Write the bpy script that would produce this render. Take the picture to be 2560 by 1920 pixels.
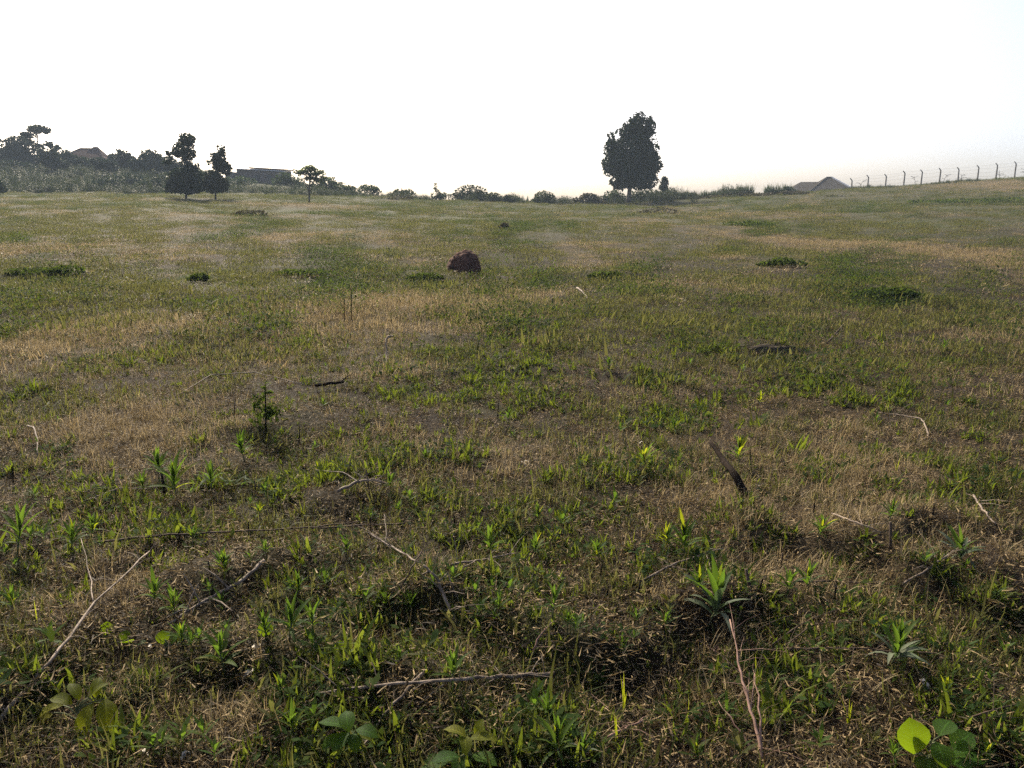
import bpy, math, random
import numpy as np
from mathutils import Vector, Euler, Matrix

for o in list(bpy.data.objects):
    bpy.data.objects.remove(o)
scene = bpy.context.scene
COL = scene.collection
R = math.radians
rng = np.random.default_rng(7)
random.seed(7)

# ------------------------------------------------------------------ camera, sky, sun, exposure
CAM_Z = 1.62
FPX = 2000.0                      # focal length in photo pixels (2560 wide)
HOR = 520.0                       # photo row of the level line
PITCH = math.atan((960 - HOR) / FPX)
CP = math.cos(PITCH); CP2 = CP * CP      # a tilted lens stretches what stands near the level line
cam_data = bpy.data.cameras.new('camera')
cam_data.sensor_width = 36.0
cam_data.lens = 36.0 * FPX / 2560.0
cam_data.clip_start = 0.05
cam_data.clip_end = 6000
cam = bpy.data.objects.new('camera', cam_data)
cam.location = (0, 0, CAM_Z)
cam.rotation_euler = (R(90) - PITCH, 0, 0)
COL.objects.link(cam)
scene.camera = cam

SUN_AZ = -27.0                    # degrees right of straight ahead (negative = left)
SUN_EL = 37.0
world = bpy.data.worlds.new('World')
scene.world = world
world.use_nodes = True
wn = world.node_tree
wn.nodes.clear()
sky = wn.nodes.new('ShaderNodeTexSky')
sky.sky_type = 'NISHITA'
sky.sun_disc = False
sky.sun_elevation = R(SUN_EL)
sky.sun_rotation = R(SUN_AZ)
sky.altitude = 1100
sky.air_density = 0.6
sky.dust_density = 10.0
sky.ozone_density = 0.4
bg = wn.nodes.new('ShaderNodeBackground')
bg.inputs['Strength'].default_value = 0.15
wo = wn.nodes.new('ShaderNodeOutputWorld')
wn.links.new(sky.outputs[0], bg.inputs[0])
wn.links.new(bg.outputs[0], wo.inputs[0])

sd = bpy.data.lights.new('sun', 'SUN')
sd.energy = 5.0
sd.angle = R(0.6)
sd.color = (1.0, 0.89, 0.68)
sun = bpy.data.objects.new('sun', sd)
sv = Vector((math.sin(R(SUN_AZ)) * math.cos(R(SUN_EL)), math.cos(R(SUN_AZ)) * math.cos(R(SUN_EL)), math.sin(R(SUN_EL))))
sun.rotation_euler = sv.to_track_quat('Z', 'Y').to_euler()
sun.location = (0, 0, 60)
COL.objects.link(sun)

vs = scene.view_settings
scene.display_settings.display_device = 'sRGB'
vs.view_transform = 'Standard'
vs.look = 'None'
vs.exposure = 1.0
vs.gamma = 1.0
vs.use_curve_mapping = False
scene.cycles.max_bounces = 3
scene.cycles.diffuse_bounces = 2
scene.cycles.glossy_bounces = 1
scene.cycles.transmission_bounces = 2
scene.cycles.transparent_max_bounces = 4
scene.cycles.volume_bounces = 0
scene.cycles.use_denoising = False

# ------------------------------------------------------------------ numeric helpers
def _hash(ix, iy, seed):
    h = (ix.astype(np.int64) * 374761393 + iy.astype(np.int64) * 668265263 + seed * 1442695041) & 0xFFFFFFFF
    h = ((h ^ (h >> 13)) * 1274126177) & 0xFFFFFFFF
    h = h ^ (h >> 16)
    return (h & 0xFFFF) / 65535.0

def vnoise(x, y, seed=0):
    x = np.asarray(x, float); y = np.asarray(y, float)
    ix = np.floor(x); iy = np.floor(y)
    fx = x - ix; fy = y - iy
    fx = fx * fx * (3 - 2 * fx); fy = fy * fy * (3 - 2 * fy)
    a = _hash(ix, iy, seed); b = _hash(ix + 1, iy, seed)
    c = _hash(ix, iy + 1, seed); d = _hash(ix + 1, iy + 1, seed)
    return (a * (1 - fx) + b * fx) * (1 - fy) + (c * (1 - fx) + d * fx) * fy - 0.5

def fbm(x, y, seed=0, octv=3):
    s = 0; a = 1.0
    for k in range(octv):
        s = s + a * vnoise(x * 2 ** k + 17.3 * k, y * 2 ** k - 9.1 * k, seed + k)
        a *= 0.5
    return s

def sstep(a, b, x):
    t = np.clip((np.asarray(x, float) - a) / (b - a), 0, 1)
    return t * t * (3 - 2 * t)

# ------------------------------------------------------------------ terrain height
CREST_Y = 105.0
_rows = np.array([(-1600, 470), (-600, 482), (0, 484), (300, 482), (600, 481), (800, 487), (1000, 495), (1200, 505), (1400, 511),
                  (1600, 508), (1750, 497), (1900, 489), (2100, 476), (2300, 463), (2560, 444), (3000, 415), (3600, 390)], float)
_cx = (_rows[:, 0] - 1280) / FPX * CP * CREST_Y
_cz = CAM_Z + (HOR - _rows[:, 1]) / FPX * CP2 * CREST_Y

def T0(x, y):
    x = np.asarray(x, float); y = np.asarray(y, float)
    zc = np.interp(x, _cx, _cz)
    yy = np.clip(y, 0, CREST_Y)
    z = zc * (yy / CREST_Y) ** 1.5
    hill = sstep(-6, -56, x)
    over = np.clip(y - CREST_Y, 0, None)
    z = z + hill * (0.085 + 0.036 * sstep(-50, -72, x)) * np.minimum(over, 42) - hill * 0.03 * np.clip(over - 60, 0, 400)
    z = z - (1 - hill) * 0.055 * np.clip(over - 9, 0, 500)
    near = np.exp(-(np.hypot(x, y) / 1500.0) ** 2)
    z = z + 0.34 * fbm(x / 9.0, y / 9.0, 3) * sstep(3, 16, y) * near + (0.07 + 0.07 * sstep(8, 25, y)) * fbm(x / 2.1, y / 2.1, 11) + 0.035 * fbm(x / 0.5, y / 0.5, 23) * sstep(60, 10, y)
    return z

def spot(u, v, T=T0):
    """point of the terrain seen at photo position (u, v)"""
    dx = (u - 1280) / FPX; dv = (960 - v) / FPX
    c, s = math.cos(PITCH), math.sin(PITCH)
    d = np.array([dx, c + dv * s, -s + dv * c])
    t = 1.0 * 1.035 ** np.arange(0, 144)
    for k in range(2):
        P = d[None, :] * t[:, None] + np.array([0, 0, CAM_Z])
        below = P[:, 2] <= T(P[:, 0], P[:, 1])
        i = int(np.argmax(below)) if below.any() else len(t) - 1
        if k == 0: t = np.linspace(t[max(i - 1, 0)], t[i], 24)
    return P[i]

# low furrow banks whose near faces lie in shade: (u, v, half width px, height m)
_banks = []
for u, v, w, a in [(1330, 1560, 330, .09), (1640, 1640, 260, .045), (1790, 1500, 130, .09), (2240, 1370, 230, .10), (2500, 1490, 120, .11),
                   (560, 1505, 150, .12), (330, 1410, 160, .07), (210, 1640, 200, .08), (600, 1640, 110, .10), (660, 1085, 80, .06),
                   (1080, 1500, 90, .09), (850, 1235, 90, .06), (2420, 1800, 150, .08), (1850, 1340, 70, .06), (1930, 655, 70, .12),
                   (2240, 730, 110, .10), (480, 700, 60, .14), (730, 675, 110, .07), (1060, 690, 60, .12), (1920, 880, 60, .12), (2000, 930, 220, .03),
                   (1350, 935, 260, .035), (1200, 840, 180, .03), (120, 690, 110, .08), (1520, 690, 60, .14), (1030, 1745, 160, .07), (1250, 1880, 180, .07)]:
    p = spot(u, v)
    dist = math.hypot(p[0], p[1])
    _banks.append((p[0], p[1], w / FPX * dist, a))

def T(x, y):
    x = np.asarray(x, float); y = np.asarray(y, float)
    shp = np.broadcast(x, y).shape
    x = np.atleast_1d(np.broadcast_to(x, shp)).ravel(); y = np.atleast_1d(np.broadcast_to(y, shp)).ravel()
    z = T0(x, y)
    for cx, cy, w, a in _banks:
        k = max(1.0, cy / 9.0)
        q = np.nonzero((np.abs(x - cx) < 3.2 * w) & (np.abs(y - cy) < 1.9 * k))[0]
        if not len(q): continue
        xx = x[q]; yy = y[q]
        wob = 0.10 * k * np.sin(xx * 5.3 / k + cx * 3) + 0.55 * k * fbm(xx * 2.2 / k, yy * 2.2 / k, 71)
        s = (yy - cy + wob) / k
        g = np.exp(-0.5 * ((xx - cx) / w) ** 2)
        prof = np.where(s < 0, np.exp(-(s / 0.11) ** 2), np.exp(-(s / 0.42) ** 2)) - 0.45 * np.exp(-((s + 0.26) / 0.14) ** 2)
        z[q] += a * g * prof
    return z.reshape(shp)

def place(u, v):
    p = spot(u, v, T)
    return Vector((p[0], p[1], float(T(p[0], p[1]))))

# colour fields of the field: dry straw and lush green areas seen in the photograph (u, v, ru, rv, strength)
DRY = [(990, 762, 190, 40, 1), (880, 590, 160, 18, .8), (120, 855, 230, 60, 1), (300, 1070, 240, 45, 1), (960, 945, 80, 26, .7), (1290, 745, 90, 24, .6),
       (1450, 610, 130, 18, .6), (2340, 632, 140, 22, .9), (2080, 612, 150, 20, .6), (1270, 1190, 260, 60, .5), (930, 1130, 130, 32, .7),
       (2080, 1180, 220, 60, .8), (2080, 1330, 260, 70, .6), (1850, 1320, 130, 90, .9), (450, 1755, 190, 80, .9), (330, 1460, 170, 55, .6),
       (900, 1490, 110, 50, .6), (60, 620, 240, 22, .5), (1750, 540, 200, 12, .5), (2150, 1440, 240, 45, .7), (1870, 1760, 120, 90, .6), (700, 890, 160, 50, .4),
       (850, 520, 260, 8, .7), (250, 500, 250, 6, .5), (2480, 462, 120, 6, .6)]
GRN = [(2230, 735, 150, 34, 1), (1960, 655, 80, 18, 1), (480, 695, 70, 22, 1), (720, 680, 190, 28, .9), (110, 700, 140, 34, .9), (1060, 690, 80, 22, .9),
       (1690, 1080, 80, 40, .8), (1280, 1010, 80, 24, .7), (1520, 690, 90, 34, .7), (1620, 1140, 170, 60, .8), (2100, 955, 140, 36, .7),
       (450, 1210, 260, 80, .6), (620, 1050, 130, 60, .5), (1250, 555, 240, 16, .7), (2300, 560, 260, 14, .8), (1850, 560, 120, 10, .9), (1200, 880, 420, 50, .4),
       (720, 1560, 130, 80, .6), (2480, 1230, 150, 30, .7), (1250, 1610, 400, 60, .3), (2400, 1660, 300, 90, .4), (1900, 800, 300, 60, .3)]

def _world_blobs(lst):
    out = []
    for u, v, ru, rv, s in lst:
        p = spot(u, v); a = spot(u, min(v + rv, 1915)); b = spot(u, max(v - rv, 500))
        dist = math.hypot(p[0], p[1])
        out.append((p[0], p[1], ru / FPX * dist, max(0.08, min(abs(b[1] - a[1]) * 0.5, 14.0)), s))
    return out
_dry = _world_blobs(DRY); _grn = _world_blobs(GRN)

def field(x, y):
    """returns dryness and lushness in 0..1"""
    wx = x + 0.18 * fbm(x * 1.3, y * 1.3, 41) * np.sqrt(np.abs(y)); wy = y + 0.3 * fbm(x * 1.3 + 9, y * 1.3, 43) * np.sqrt(np.abs(y))
    d = 0; g = 0
    for cx, cy, rx, ry, s in _dry:
        d = np.maximum(d, s * np.exp(-((wx - cx) / rx) ** 2 - ((wy - cy) / ry) ** 2))
    for cx, cy, rx, ry, s in _grn:
        g = np.maximum(g, s * np.exp(-((wx - cx) / rx) ** 2 - ((wy - cy) / ry) ** 2))
    k = np.sqrt(np.clip(y, 1, 200))
    n = fbm(x / (0.55 * k), y / (0.8 * k), 51)
    d = np.clip(d + 0.42 * n, 0, 1)
    g = np.clip(.75 * g - 0.5 * n + 0.08 + 0.3 * fbm(x / (0.3 * k), y / (0.4 * k), 61), 0, 1)
    return d, g

# ------------------------------------------------------------------ mesh helpers
def mesh(name, V, F, mats=None):
    V = np.asarray(V, np.float32).reshape(-1, 3)
    me = bpy.data.meshes.new(name)
    if isinstance(F, np.ndarray):
        k = F.shape[1]; n = len(F)
        me.vertices.add(len(V)); me.vertices.foreach_set('co', V.ravel())
        me.loops.add(n * k); me.loops.foreach_set('vertex_index', F.astype(np.int32).ravel())
        me.polygons.add(n)
        me.polygons.foreach_set('loop_start', np.arange(0, n * k, k, dtype=np.int32))
        me.polygons.foreach_set('loop_total', np.full(n, k, np.int32))
        me.update(calc_edges=True)
    else:
        me.from_pydata([tuple(map(float, v)) for v in V], [], [tuple(map(int, f)) for f in F])
        me.update()
    for m in (mats or []):
        me.materials.append(m)
    return me

def smooth(me):
    me.polygons.foreach_set('use_smooth', np.ones(len(me.polygons), bool))
    return me

def link(name, me, parent=None, loc=None, rot=None, scale=None):
    o = bpy.data.objects.new(name, me)
    COL.objects.link(o)
    if parent is not None: o.parent = parent
    if loc is not None: o.location = loc
    if rot is not None: o.rotation_euler = rot
    if scale is not None: o.scale = (scale,) * 3 if isinstance(scale, (int, float)) else scale
    return o

def tag(o, label, cat, group=None, kind=None):
    if label: o['label'] = label
    if cat: o['category'] = cat
    if group: o['group'] = group
    if kind: o['kind'] = kind
    return o

def empty(name, loc, label, cat, group=None, rz=0.0):
    o = bpy.data.objects.new(name, None)
    o.empty_display_size = 0.1
    COL.objects.link(o)
    o.location = loc; o.rotation_euler = (0, 0, rz)
    return tag(o, label, cat, group)

class MB:
    def __init__(s): s.v = []; s.f = []
    def add(s, V, F):
        b = len(s.v)
        s.v += [tuple(map(float, p)) for p in V]
        s.f += [tuple(int(i) + b for i in f) for f in F]
    def tube(s, P, rad, n=6):
        P = [Vector(p) for p in P]; V = []; F = []
        up0 = Vector((0.13, 0.21, 0.97))
        for i, p in enumerate(P):
            t = (P[min(i + 1, len(P) - 1)] - P[max(i - 1, 0)])
            t = t.normalized() if t.length > 1e-9 else Vector((0, 0, 1))
            a = t.cross(up0)
            if a.length < 0.1: a = t.cross(Vector((1, 0, 0)))
            a.normalize(); b = t.cross(a)
            for k in range(n):
                th = 2 * math.pi * k / n
                V.append(p + (a * math.cos(th) + b * math.sin(th)) * rad[i])
        for i in range(len(P) - 1):
            for k in range(n):
                F.append((i * n + k, i * n + (k + 1) % n, (i + 1) * n + (k + 1) % n, (i + 1) * n + k))
        F.append(tuple(range(n))[::-1]); F.append(tuple((len(P) - 1) * n + k for k in range(n)))
        s.add(V, F)
    def box(s, x0, x1, y0, y1, z0, z1):
        V = [(x, y, z) for z in (z0, z1) for y in (y0, y1) for x in (x0, x1)]
        s.add(V, [(0, 2, 3, 1), (4, 5, 7, 6), (0, 1, 5, 4), (2, 6, 7, 3), (0, 4, 6, 2), (1, 3, 7, 5)])
    def build(s, name, mat, parent=None, sm=False, **k):
        me = mesh(name, s.v, s.f, [mat])
        if sm: smooth(me)
        return link(name, me, parent, **k)

# ------------------------------------------------------------------ materials
def nodes(name):
    m = bpy.data.materials.new(name); m.use_nodes = True
    nt = m.node_tree; nt.nodes.clear()
    return m, nt, nt.nodes, nt.links

def leaf_mat(name, cols, trans, tw=0.45, rough=0.65, spec=0.25, nscale=1.2, jitter=0.35):
    """foliage: diffuse colour varied by place and by piece, with light passing through the blade"""
    m, nt, N, L = nodes(name)
    out = N.new('ShaderNodeOutputMaterial')
    geo = N.new('ShaderNodeNewGeometry'); oi = N.new('ShaderNodeObjectInfo')
    nz = N.new('ShaderNodeTexNoise'); nz.inputs['Scale'].default_value = nscale; nz.inputs['Detail'].default_value = 4
    L.new(geo.outputs['Position'], nz.inputs['Vector'])
    ad = N.new('ShaderNodeMath'); ad.operation = 'MULTIPLY_ADD'; ad.inputs[1].default_value = jitter; ad.inputs[2].default_value = -jitter * 0.5
    ri = N.new('ShaderNodeMath'); ri.operation = 'ADD'
    fr = N.new('ShaderNodeMath'); fr.operation = 'FRACT'
    L.new(geo.outputs['Random Per Island'], ri.inputs[0]); L.new(oi.outputs['Random'], ri.inputs[1]); L.new(ri.outputs[0], fr.inputs[0])
    L.new(fr.outputs[0], ad.inputs[0])
    sm = N.new('ShaderNodeMath'); sm.operation = 'ADD'
    L.new(nz.outputs['Fac'], sm.inputs[0]); L.new(ad.outputs[0], sm.inputs[1])
    cr = N.new('ShaderNodeValToRGB')
    cr.color_ramp.elements[0].position = 0.25; cr.color_ramp.elements[1].position = 0.75
    cr.color_ramp.elements[0].color = (*cols[0], 1); cr.color_ramp.elements[1].color = (*cols[-1], 1)
    for i, c in enumerate(cols[1:-1]):
        e = cr.color_ramp.elements.new(0.25 + 0.5 * (i + 1) / (len(cols) - 1)); e.color = (*c, 1)
    L.new(sm.outputs[0], cr.inputs[0])
    p = N.new('ShaderNodeBsdfPrincipled')
    p.inputs['Roughness'].default_value = rough; p.inputs['Specular IOR Level'].default_value = spec * .25
    L.new(cr.outputs[0], p.inputs['Base Color'])
    tr = N.new('ShaderNodeBsdfTranslucent')
    mx = N.new('ShaderNodeMix'); mx.data_type = 'RGBA'; mx.blend_type = 'MIX'; mx.inputs[0].default_value = 0.55
    L.new(cr.outputs[0], mx.inputs[6]); mx.inputs[7].default_value = (*trans, 1)
    L.new(mx.outputs[2], tr.inputs[0])
    ms = N.new('ShaderNodeMixShader'); ms.inputs[0].default_value = tw
    L.new(p.outputs[0], ms.inputs[1]); L.new(tr.outputs[0], ms.inputs[2]); L.new(ms.outputs[0], out.inputs[0])
    return m

def add_veins(m, n=7.0):
    """darker blade between paler veins, drawn along the leaf's own length"""
    nt = m.node_tree; N, L = nt.nodes, nt.links
    p = next(x for x in N if x.type == 'BSDF_PRINCIPLED'); cr = next(x for x in N if x.type == 'VALTORGB')
    uv = N.new('ShaderNodeUVMap'); uv.uv_map = 'UVMap'
    sp = N.new('ShaderNodeSeparateXYZ'); L.new(uv.outputs[0], sp.inputs[0])
    def mt(op, a, b=None, c=None):
        x = N.new('ShaderNodeMath'); x.operation = op
        for i, q in enumerate((a, b, c)):
            if q is None: continue
            if isinstance(q, (int, float)): x.inputs[i].default_value = q
            else: L.new(q, x.inputs[i])
        return x.outputs[0]
    side = mt('ABSOLUTE', mt('SUBTRACT', sp.outputs[1], .5))
    saw = mt('FRACT', mt('MULTIPLY_ADD', sp.outputs[0], n, mt('MULTIPLY', side, -3.0)))
    vein = mt('MAXIMUM', mt('GREATER_THAN', saw, .84), mt('LESS_THAN', side, .035))
    hs = N.new('ShaderNodeHueSaturation'); L.new(cr.outputs[0], hs.inputs['Color'])
    L.new(mt('MULTIPLY_ADD', vein, .9, .85), hs.inputs['Value'])
    L.new(hs.outputs[0], p.inputs['Base Color'])
    mx = next(x for x in N if x.type == 'MIX'); L.new(hs.outputs[0], mx.inputs[6])
    b = N.new('ShaderNodeBump'); b.inputs['Strength'].default_value = .5; b.inputs['Distance'].default_value = .003; b.invert = True
    L.new(vein, b.inputs['Height']); L.new(b.outputs[0], p.inputs['Normal'])

def solid_mat(name, c0, c1, scale=8.0, rough=0.85, bump=0.4, spec=0.2, detail=6, stretch=None, dist=0.02):
    m, nt, N, L = nodes(name)
    out = N.new('ShaderNodeOutputMaterial'); p = N.new('ShaderNodeBsdfPrincipled')
    tc = N.new('ShaderNodeTexCoord'); mp = N.new('ShaderNodeMapping')
    if stretch: mp.inputs['Scale'].default_value = stretch
    nz = N.new('ShaderNodeTexNoise'); nz.inputs['Scale'].default_value = scale; nz.inputs['Detail'].default_value = detail
    L.new(tc.outputs['Object'], mp.inputs[0]); L.new(mp.outputs[0], nz.inputs['Vector'])
    cr = N.new('ShaderNodeValToRGB')
    cr.color_ramp.elements[0].position = 0.3; cr.color_ramp.elements[1].position = 0.7
    cr.color_ramp.elements[0].color = (*c0, 1); cr.color_ramp.elements[1].color = (*c1, 1)
    L.new(nz.outputs['Fac'], cr.inputs[0]); L.new(cr.outputs[0], p.inputs['Base Color'])
    p.inputs['Roughness'].default_value = rough; p.inputs['Specular IOR Level'].default_value = spec
    if bump:
        b = N.new('ShaderNodeBump'); b.inputs['Strength'].default_value = bump; b.inputs['Distance'].default_value = dist
        L.new(nz.outputs['Fac'], b.inputs['Height']); L.new(b.outputs[0], p.inputs['Normal'])
    L.new(p.outputs[0], out.inputs[0])
    return m

M = {}
M['grass'] = leaf_mat('grass_blade', [(.018, .032, .006), (.040, .048, .014), (.080, .076, .030)], (.15, .145, .036), .5, nscale=.9, jitter=.6)
M['straw'] = leaf_mat('dry_straw', [(.065, .044, .019), (.175, .132, .070), (.33, .265, .155)], (.29, .22, .105), .42, .62, .3, nscale=1.3, jitter=.8)
M['litter'] = leaf_mat('dead_litter', [(.010, .006, .004), (.034, .021, .011), (.26, .19, .10)], (.14, .095, .032), .22, .62, .35, nscale=2.2, jitter=1.0)
M['cover'] = leaf_mat('ground_cover_leaf', [(.010, .021, .008), (.020, .038, .010), (.042, .058, .015)], (.10, .14, .015), .4, .7, .06, nscale=1.5)
M['sprig'] = leaf_mat('small_sprig_leaf', [(.02, .04, .008), (.038, .065, .011), (.07, .085, .018)], (.17, .21, .012), .5, nscale=2.5, jitter=.7)
M['seedling'] = leaf_mat('seedling_leaf', [(.018, .040, .009), (.034, .066, .012), (.062, .088, .018)], (.13, .22, .014), .5, .62, .35, nscale=3)
M['seedling_pale'] = leaf_mat('pale_seedling_leaf', [(.03, .05, .025), (.06, .08, .045), (.13, .145, .095)], (.09, .16, .03), .3, .62, .5, nscale=5)
M['broad'] = leaf_mat('broad_leaf', [(.014, .045, .006), (.028, .07, .008), (.045, .09, .012)], (.30, .42, .008), .62, .62, .4, nscale=6)
M['yellow'] = leaf_mat('yellow_leaf', [(.055, .07, .006), (.09, .10, .008), (.14, .13, .014)], (.36, .41, .012), .6, .62, .4, nscale=6)
add_veins(M['broad']); add_veins(M['yellow'])
M['tree'] = leaf_mat('tree_leaf', [(.009, .017, .010), (.015, .027, .013), (.026, .040, .018)], (.03, .05, .012), .2, .62, .3, nscale=.5)
M['bush'] = leaf_mat('bush_leaf', [(.014, .025, .011), (.025, .042, .015), (.045, .06, .022)], (.05, .08, .018), .3, .62, .3, nscale=.35)
M['brownbush'] = leaf_mat('brown_brush', [(.026, .022, .014), (.045, .038, .022), (.07, .058, .032)], (.06, .055, .02), .3, .6, .2, nscale=.35)
M['weed'] = leaf_mat('tall_weed', [(.011, .019, .008), (.020, .031, .012), (.038, .047, .018)], (.045, .06, .015), .3, .62, .3, nscale=.12)
M['acacia'] = leaf_mat('feathery_leaf', [(.03, .045, .018), (.05, .07, .026), (.075, .09, .035)], (.12, .16, .04), .45, .62, .1, nscale=.5)
M['bark'] = solid_mat('bark', (.05, .038, .028), (.12, .095, .07), 14, .9, .6)
M['pale_wood'] = solid_mat('weathered_pale_wood', (.05, .036, .026), (.24, .185, .14), 30, .75, .5, .25, stretch=(1, 1, .3), dist=.004)
M['brown_wood'] = solid_mat('brown_dry_wood', (.025, .016, .011), (.085, .058, .04), 30, .85, .5, .2, dist=.004)
M['dark_wood'] = solid_mat('charred_dark_wood', (.006, .005, .004), (.024, .017, .013), 30, .95, .6, .02, dist=.004)
M['pink_wood'] = solid_mat('pinkish_dry_stem', (.12, .065, .045), (.26, .16, .12), 30, .75, .4, .25, dist=.003)
M['stem'] = solid_mat('green_stem', (.05, .07, .025), (.10, .10, .045), 40, .7, .2)
M['mound'] = solid_mat('red_termite_earth', (.04, .021, .016), (.125, .062, .045), 9, .95, .9, .1, dist=.05)
M['clod'] = solid_mat('grey_earth_clod', (.02, .016, .012), (.06, .048, .036), 14, .95, .8, .1, dist=.02)
M['scrap'] = solid_mat('pale_dry_leaf', (.3, .26, .2), (.55, .5, .42), 30, .6, .2, .3)
M['concrete'] = solid_mat('concrete_post', (.07, .065, .06), (.13, .12, .11), 6, .9, .3)
M['wire'] = solid_mat('galvanised_wire', (.2, .19, .18), (.3, .29, .28), 6, .5, 0)
M['brick'] = solid_mat('brown_brick_wall', (.10, .075, .062), (.16, .12, .10), 3, .9, .3)
M['plaster'] = solid_mat('grey_plaster', (.09, .078, .065), (.13, .115, .10), 2, .9, .2)
M['tile_roof'] = solid_mat('brown_roof_sheet', (.035, .02, .018), (.07, .038, .032), 2, .95, .2, .03, stretch=(6, 1, 1))
M['grey_roof'] = solid_mat('grey_roof_sheet', (.06, .053, .046), (.095, .086, .076), 2, .95, .2, .03)
M['tin'] = solid_mat('bright_tin_roof', (.55, .56, .58), (.7, .7, .72), 2, .35, .05, .5)
M['pale_cap'] = solid_mat('pale_ridge_cap', (.6, .57, .52), (.75, .72, .68), 2, .6, .05)
M['dark_hole'] = solid_mat('dark_window', (.01, .01, .012), (.02, .02, .022), 2, .3, 0, .5)

def ground_mat():
    m, nt, N, L = nodes('field_soil')
    out = N.new('ShaderNodeOutputMaterial'); p = N.new('ShaderNodeBsdfPrincipled')
    geo = N.new('ShaderNodeNewGeometry')
    at = N.new('ShaderNodeAttribute'); at.attribute_name = 'field'
    sep = N.new('ShaderNodeSeparateColor'); L.new(at.outputs['Color'], sep.inputs[0])
    n1 = N.new('ShaderNodeTexNoise'); n1.inputs['Scale'].default_value = 9; n1.inputs['Detail'].default_value = 8; n1.inputs['Roughness'].default_value = .7
    n2 = N.new('ShaderNodeTexNoise'); n2.inputs['Scale'].default_value = 55; n2.inputs['Detail'].default_value = 4
    for n in (n1, n2): L.new(geo.outputs['Position'], n.inputs['Vector'])
    def ramp(fac, cols, lo=.3, hi=.7):
        r = N.new('ShaderNodeValToRGB'); r.color_ramp.elements[0].position = lo; r.color_ramp.elements[1].position = hi
        r.color_ramp.elements[0].color = (*cols[0], 1); r.color_ramp.elements[1].color = (*cols[1], 1)
        L.new(fac, r.inputs[0]); return r.outputs[0]
    soil = ramp(n1.outputs['Fac'], [(.006, .004, .003), (.022, .014, .008)])
    straw = ramp(n2.outputs['Fac'], [(.055, .040, .023), (.17, .127, .076)])
    green = ramp(n2.outputs['Fac'], [(.018, .022, .007), (.050, .052, .018)])
    def mix(a, b, fac):
        x = N.new('ShaderNodeMix'); x.data_type = 'RGBA'
        L.new(fac, x.inputs[0]); L.new(a, x.inputs[6]); L.new(b, x.inputs[7]); return x.outputs[2]
    c = mix(soil, straw, sep.outputs[0]); c = mix(c, green, sep.outputs[1])
    L.new(c, p.inputs['Base Color'])
    p.inputs['Roughness'].default_value = .95; p.inputs['Specular IOR Level'].default_value = .1
    b = N.new('ShaderNodeBump'); b.inputs['Strength'].default_value = .8; b.inputs['Distance'].default_value = .02
    L.new(n2.outputs['Fac'], b.inputs['Height']); L.new(b.outputs[0], p.inputs['Normal'])
    L.new(p.outputs[0], out.inputs[0])
    return m
M['ground'] = ground_mat()

# ------------------------------------------------------------------ ground sheet
def build_ground():
    rr = [0.0]; r = 0.25
    while r < 410:
        rr.append(r); r *= 1.022 if r > 1.2 else 1.15
    rr = np.array(rr[1:])
    fine = np.linspace(R(-46), R(46), 420)
    coarse = np.linspace(R(46), R(314), 70)[1:-1]
    th = np.concatenate([fine, coarse])
    A, B = len(rr), len(th)
    X = rr[:, None] * np.sin(th)[None]; Y = rr[:, None] * np.cos(th)[None]
    Z = T(X, Y)
    V = np.stack([X, Y, Z], -1).reshape(-1, 3)
    V = np.vstack([V, [[0, 0, float(T(0, 0))]]])
    i, j = np.meshgrid(np.arange(A - 1), np.arange(B), indexing='ij')
    j2 = (j + 1) % B
    F = np.stack([i * B + j, (i + 1) * B + j, (i + 1) * B + j2, i * B + j2], -1).reshape(-1, 4)[:, ::-1]
    me = mesh('ground', V, np.ascontiguousarray(F), [M['ground']])
    smooth(me)
    d, g = field(V[:, 0], V[:, 1])
    far = sstep(14, 60, V[:, 1])
    d = np.clip(d * (0.55 + 0.45 * far) + 0.10 * far, 0, 1); g = np.clip(g * 0.8 + 0.72 * far * (1 - d), 0, 1)
    ca = me.color_attributes.new('field', 'FLOAT_COLOR', 'POINT')
    ca.data.foreach_set('color', np.stack([d, g, 0 * d, 1 + 0 * d], -1).astype(np.float32).ravel())
    o = link('ground', me); o['kind'] = 'structure'
    o['label'] = 'rough sloping field of brown soil and mown stubble'; o['category'] = 'ground'
    return o
build_ground()

# ------------------------------------------------------------------ plant pieces for the uncountable cover
def blade_arrays(base, az, lean, length, width, curve, seg=2):
    """curved tapering blades, all at once: returns V, F(tri)"""
    n = len(az)
    dirh = np.stack([np.cos(az), np.sin(az), 0 * az], -1)
    side = np.stack([-np.sin(az), np.cos(az), 0 * az], -1)
    V = []; 
    pos = base.copy(); ang = lean.copy()
    for k in range(seg + 1):
        w = width * (1 - k / seg) ** 0.7 * 0.5 if k < seg else 0 * width
        if k < seg:
            V += [pos - side * w[:, None], pos + side * w[:, None]]
        else:
            V += [pos]
        step = length / seg
        pos = pos + (dirh * np.sin(ang)[:, None] + np.array([0, 0, 1.0]) * np.cos(ang)[:, None]) * step[:, None]
        ang = ang + curve / seg
    nv = 2 * seg + 1
    V = np.stack(V, 1).reshape(-1, 3)
    F = []
    o = np.arange(n)[:, None] * nv
    for k in range(seg - 1):
        a = 2 * k
        F += [o + np.array([a, a + 1, a + 3]), o + np.array([a, a + 3, a + 2])]
    a = 2 * (seg - 1)
    F += [o + np.array([a, a + 1, a + 2])]
    return V, np.concatenate(F, 0)

def disc_pts(n, rad):
    r = rad * np.sqrt(rng.random(n)); t = rng.random(n) * 2 * np.pi
    return np.stack([r * np.cos(t), r * np.sin(t), 0 * r], -1)

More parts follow.
